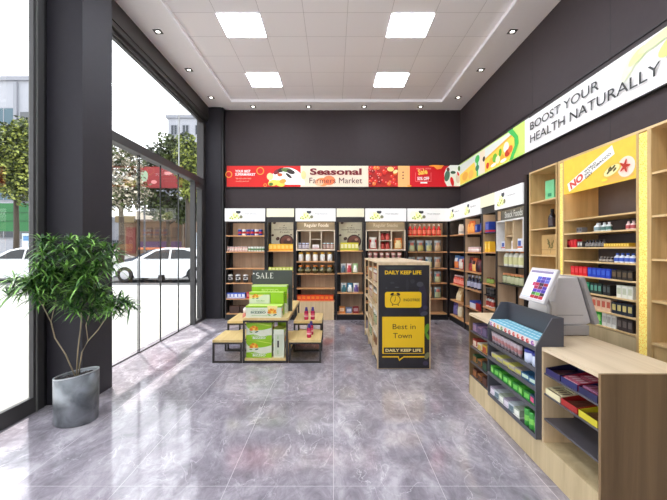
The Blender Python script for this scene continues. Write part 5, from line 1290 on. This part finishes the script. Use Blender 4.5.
block('low grey terrace of shops far across the road', x0, x1, 60, 5, 6.2, [(.5 + 1.9 * i, 1.7 + 1.9 * i, .6, 3.0, True) for i in range(3)], BW2)

# red hoarding on posts, market kiosk, green fence
def at(px, py, Y): return ((px - 333.5) * Y / 375, 1.6 - (py - 249) * Y / 375)
Y = 28.0
ax, az = at(140, 188, Y); bx_, bz = at(190, 167, Y)
o = thing('advertising_hoarding', 'faded red advertising board on posts under the tall tree', 'billboard', (ax, Y, 0))
W = bx_ - ax
MB().box(0, W, 0, .12, az, bz, paint((136, 48, 50), .6)).build('board', o)
for xx in (.25, W - .35): MB().box(xx, xx + .1, .02, .12, -.01, az, paint((80, 80, 84), .5)).build('post', o)
p = Print((0, 0, az), (1, 0, 0), (0, 0, 1), .004); pk = paint((226, 150, 150), .6, vary=0)
p.disc(.32, .9, .28, .42, paint((150, 190, 160), .6, vary=0)); p.disc(1.05, .45, .22, .14, pk); p.disc(2.1, 1.1, .35, .12, pk); p.rect(1.78, 0, 1.83, bz - az, paint((120, 40, 44), .6, vary=0)); p.rect(2.9, .0, 2.94, bz - az, paint((120, 40, 44), .6, vary=0)); p.build('printed_graphic', o)
Y = 34.0
ax, _ = at(115, 0, Y); bx_, _ = at(183, 0, Y); W = bx_ - ax; zt_ = at(0, 211, Y)[1]; zf = at(0, 219, Y)[1]
o = thing('market_kiosk', 'low brown market kiosk with a cream canopy across the road', 'kiosk', (ax, Y, -.01))
MB().box(0, W, .6, 5, 0, zf, paint((120, 96, 76), .7)).build('wall', o)
MB().box(W * .3, W, 0, 5.2, zf, zt_, paint((216, 204, 186), .7)).build('canopy', o)
MB().box(0, W * .28, 0, 5.2, zf - .3, zf + .3, paint((124, 108, 78), .7)).build('side_canopy', o)
MB().box(W * .12, W * .26, .5, .58, 1.2, 3.6, paint((112, 52, 46), .7)).build('red_panel', o)
for i in range(5): MB().box(W * .42 + i * .8, W * .42 + i * .8 + .5, .5, .6, 2.6, 3.6, paint((90, 70, 56), .6)).build('shutter', o)
MB().box(W * .34, W, -.1, .5, 1.55, 1.75, paint((206, 110, 70), .6)).build('rail', o)
MB().box(W * .36, W * .96, .0, .5, 1.76, 2.3, paint((84, 60, 90), .7)).build('counter_goods', o)
for xx in (W * .33, W * .66, W - .12): MB().box(xx, xx + .12, 0, .12, 0, zf, paint((100, 84, 66), .6)).build('post', o)
def fence(label, p0, p1, yt, yb, Y):
    a, zt2 = at(p0, yt, Y); b_, _ = at(p1, yb, Y); zb = at(0, yb, Y)[1]
    o = thing('site_fence', label, 'fence', (a, Y, -.02)); W = b_ - a
    MB().box(0, W, 0, .06, zb, zt2, paint((40, 110, 60), .6)).build('panel', o)
    n = max(2, int(W / 1.6))
    for i in range(n + 1): MB().box(W * i / n - .04, W * i / n + .04, -.06, 0, 0, zt2 + .1, paint((60, 66, 64), .6)).build('post', o)
    for zz in (.35, .65): MB().box(0, W, -.04, -.001, zb + (zt2 - zb) * zz, zb + (zt2 - zb) * zz + .06, paint((30, 80, 46), .6)).build('rail', o)
fence('green mesh site fence behind the car in the left window', -25, 34, 203, 231, 33)
fence('green site fence at the far right of the glass doors', 184, 203, 213, 246, 42)
o = thing('notice_board', 'small white and blue notice on a stand by the far green fence', 'sign', (*(at(187, 0, 34)[0], 34), -.01))
MB().box(0, .9, 0, .06, 1.6, 3.1, paint((206, 220, 232), .6)).build('board', o); MB().box(.1, .8, -.01, 0, 2.5, 2.9, paint((90, 140, 190), .6)).build('heading_panel', o); MB().box(.4, .5, .0, .06, 0, 1.6, paint((90, 90, 90), .6)).build('post', o)
o = thing('notice_board', 'small white and blue notice on a stand before the left window fence', 'sign', (*(at(22, 0, 31)[0], 31), -.01))
MB().box(0, .75, 0, .06, 1.4, 2.9, paint((206, 220, 232), .6)).build('board', o); MB().box(.1, .65, -.01, 0, 2.3, 2.7, paint((90, 140, 190), .6)).build('heading_panel', o); MB().box(.33, .42, .0, .06, 0, 1.4, paint((90, 90, 90), .6)).build('post', o)

# ================================================================ light
w = bpy.data.worlds.new('sky'); S.world = w; w.use_nodes = True
nt = w.node_tree; bg = nt.nodes['Background']
tc_ = nt.nodes.new('ShaderNodeTexCoord'); sp = nt.nodes.new('ShaderNodeSeparateXYZ'); rp = nt.nodes.new('ShaderNodeValToRGB')
nt.links.new(tc_.outputs['Generated'], sp.inputs[0]); nt.links.new(sp.outputs['Z'], rp.inputs['Fac'])
rp.color_ramp.elements[0].color = (.96, .97, 1, 1); rp.color_ramp.elements[1].color = (.86, .92, 1, 1)
nt.links.new(rp.outputs['Color'], bg.inputs['Color']); bg.inputs['Strength'].default_value = SKY
def light(name, typ, loc, energy, color=(1, 1, 1), **k):
    l = bpy.data.lights.new(name, typ); l.energy = energy; l.color = color
    for a, b_ in k.items(): setattr(l, a, b_)
    o = bpy.data.objects.new(name, l); COL.objects.link(o); o.location = loc; return o
s_ = light('sun', 'SUN', (-20, 20, 30), SUN, (1, .96, .9), angle=.02)
s_.rotation_euler = Vector((.235, -.30, -1)).to_track_quat('-Z', 'Y').to_euler()
# camera: 20 mm lens at eye height, dead level
cam = bpy.data.cameras.new('camera'); cam.lens = 375 / 667 * 36; cam.sensor_width = 36; cam.shift_y = -.0015; cam.clip_end = 300
co = bpy.data.objects.new('camera', cam); COL.objects.link(co); co.location = (0, 0, CAMZ); co.rotation_euler = (PI / 2, 0, 0); S.camera = co
S.view_settings.view_transform = 'Standard'; S.view_settings.look = 'None'; S.view_settings.gamma = 1; S.view_settings.use_curve_mapping = False
S.view_settings.exposure = EXPO
S.cycles.max_bounces = 8; S.cycles.diffuse_bounces = 4; S.cycles.glossy_bounces = 4; S.cycles.transparent_max_bounces = 12
S.cycles.use_denoising = True; S.cycles.sample_clamp_indirect = 8
S.cycles.caustics_reflective = False; S.cycles.caustics_refractive = False
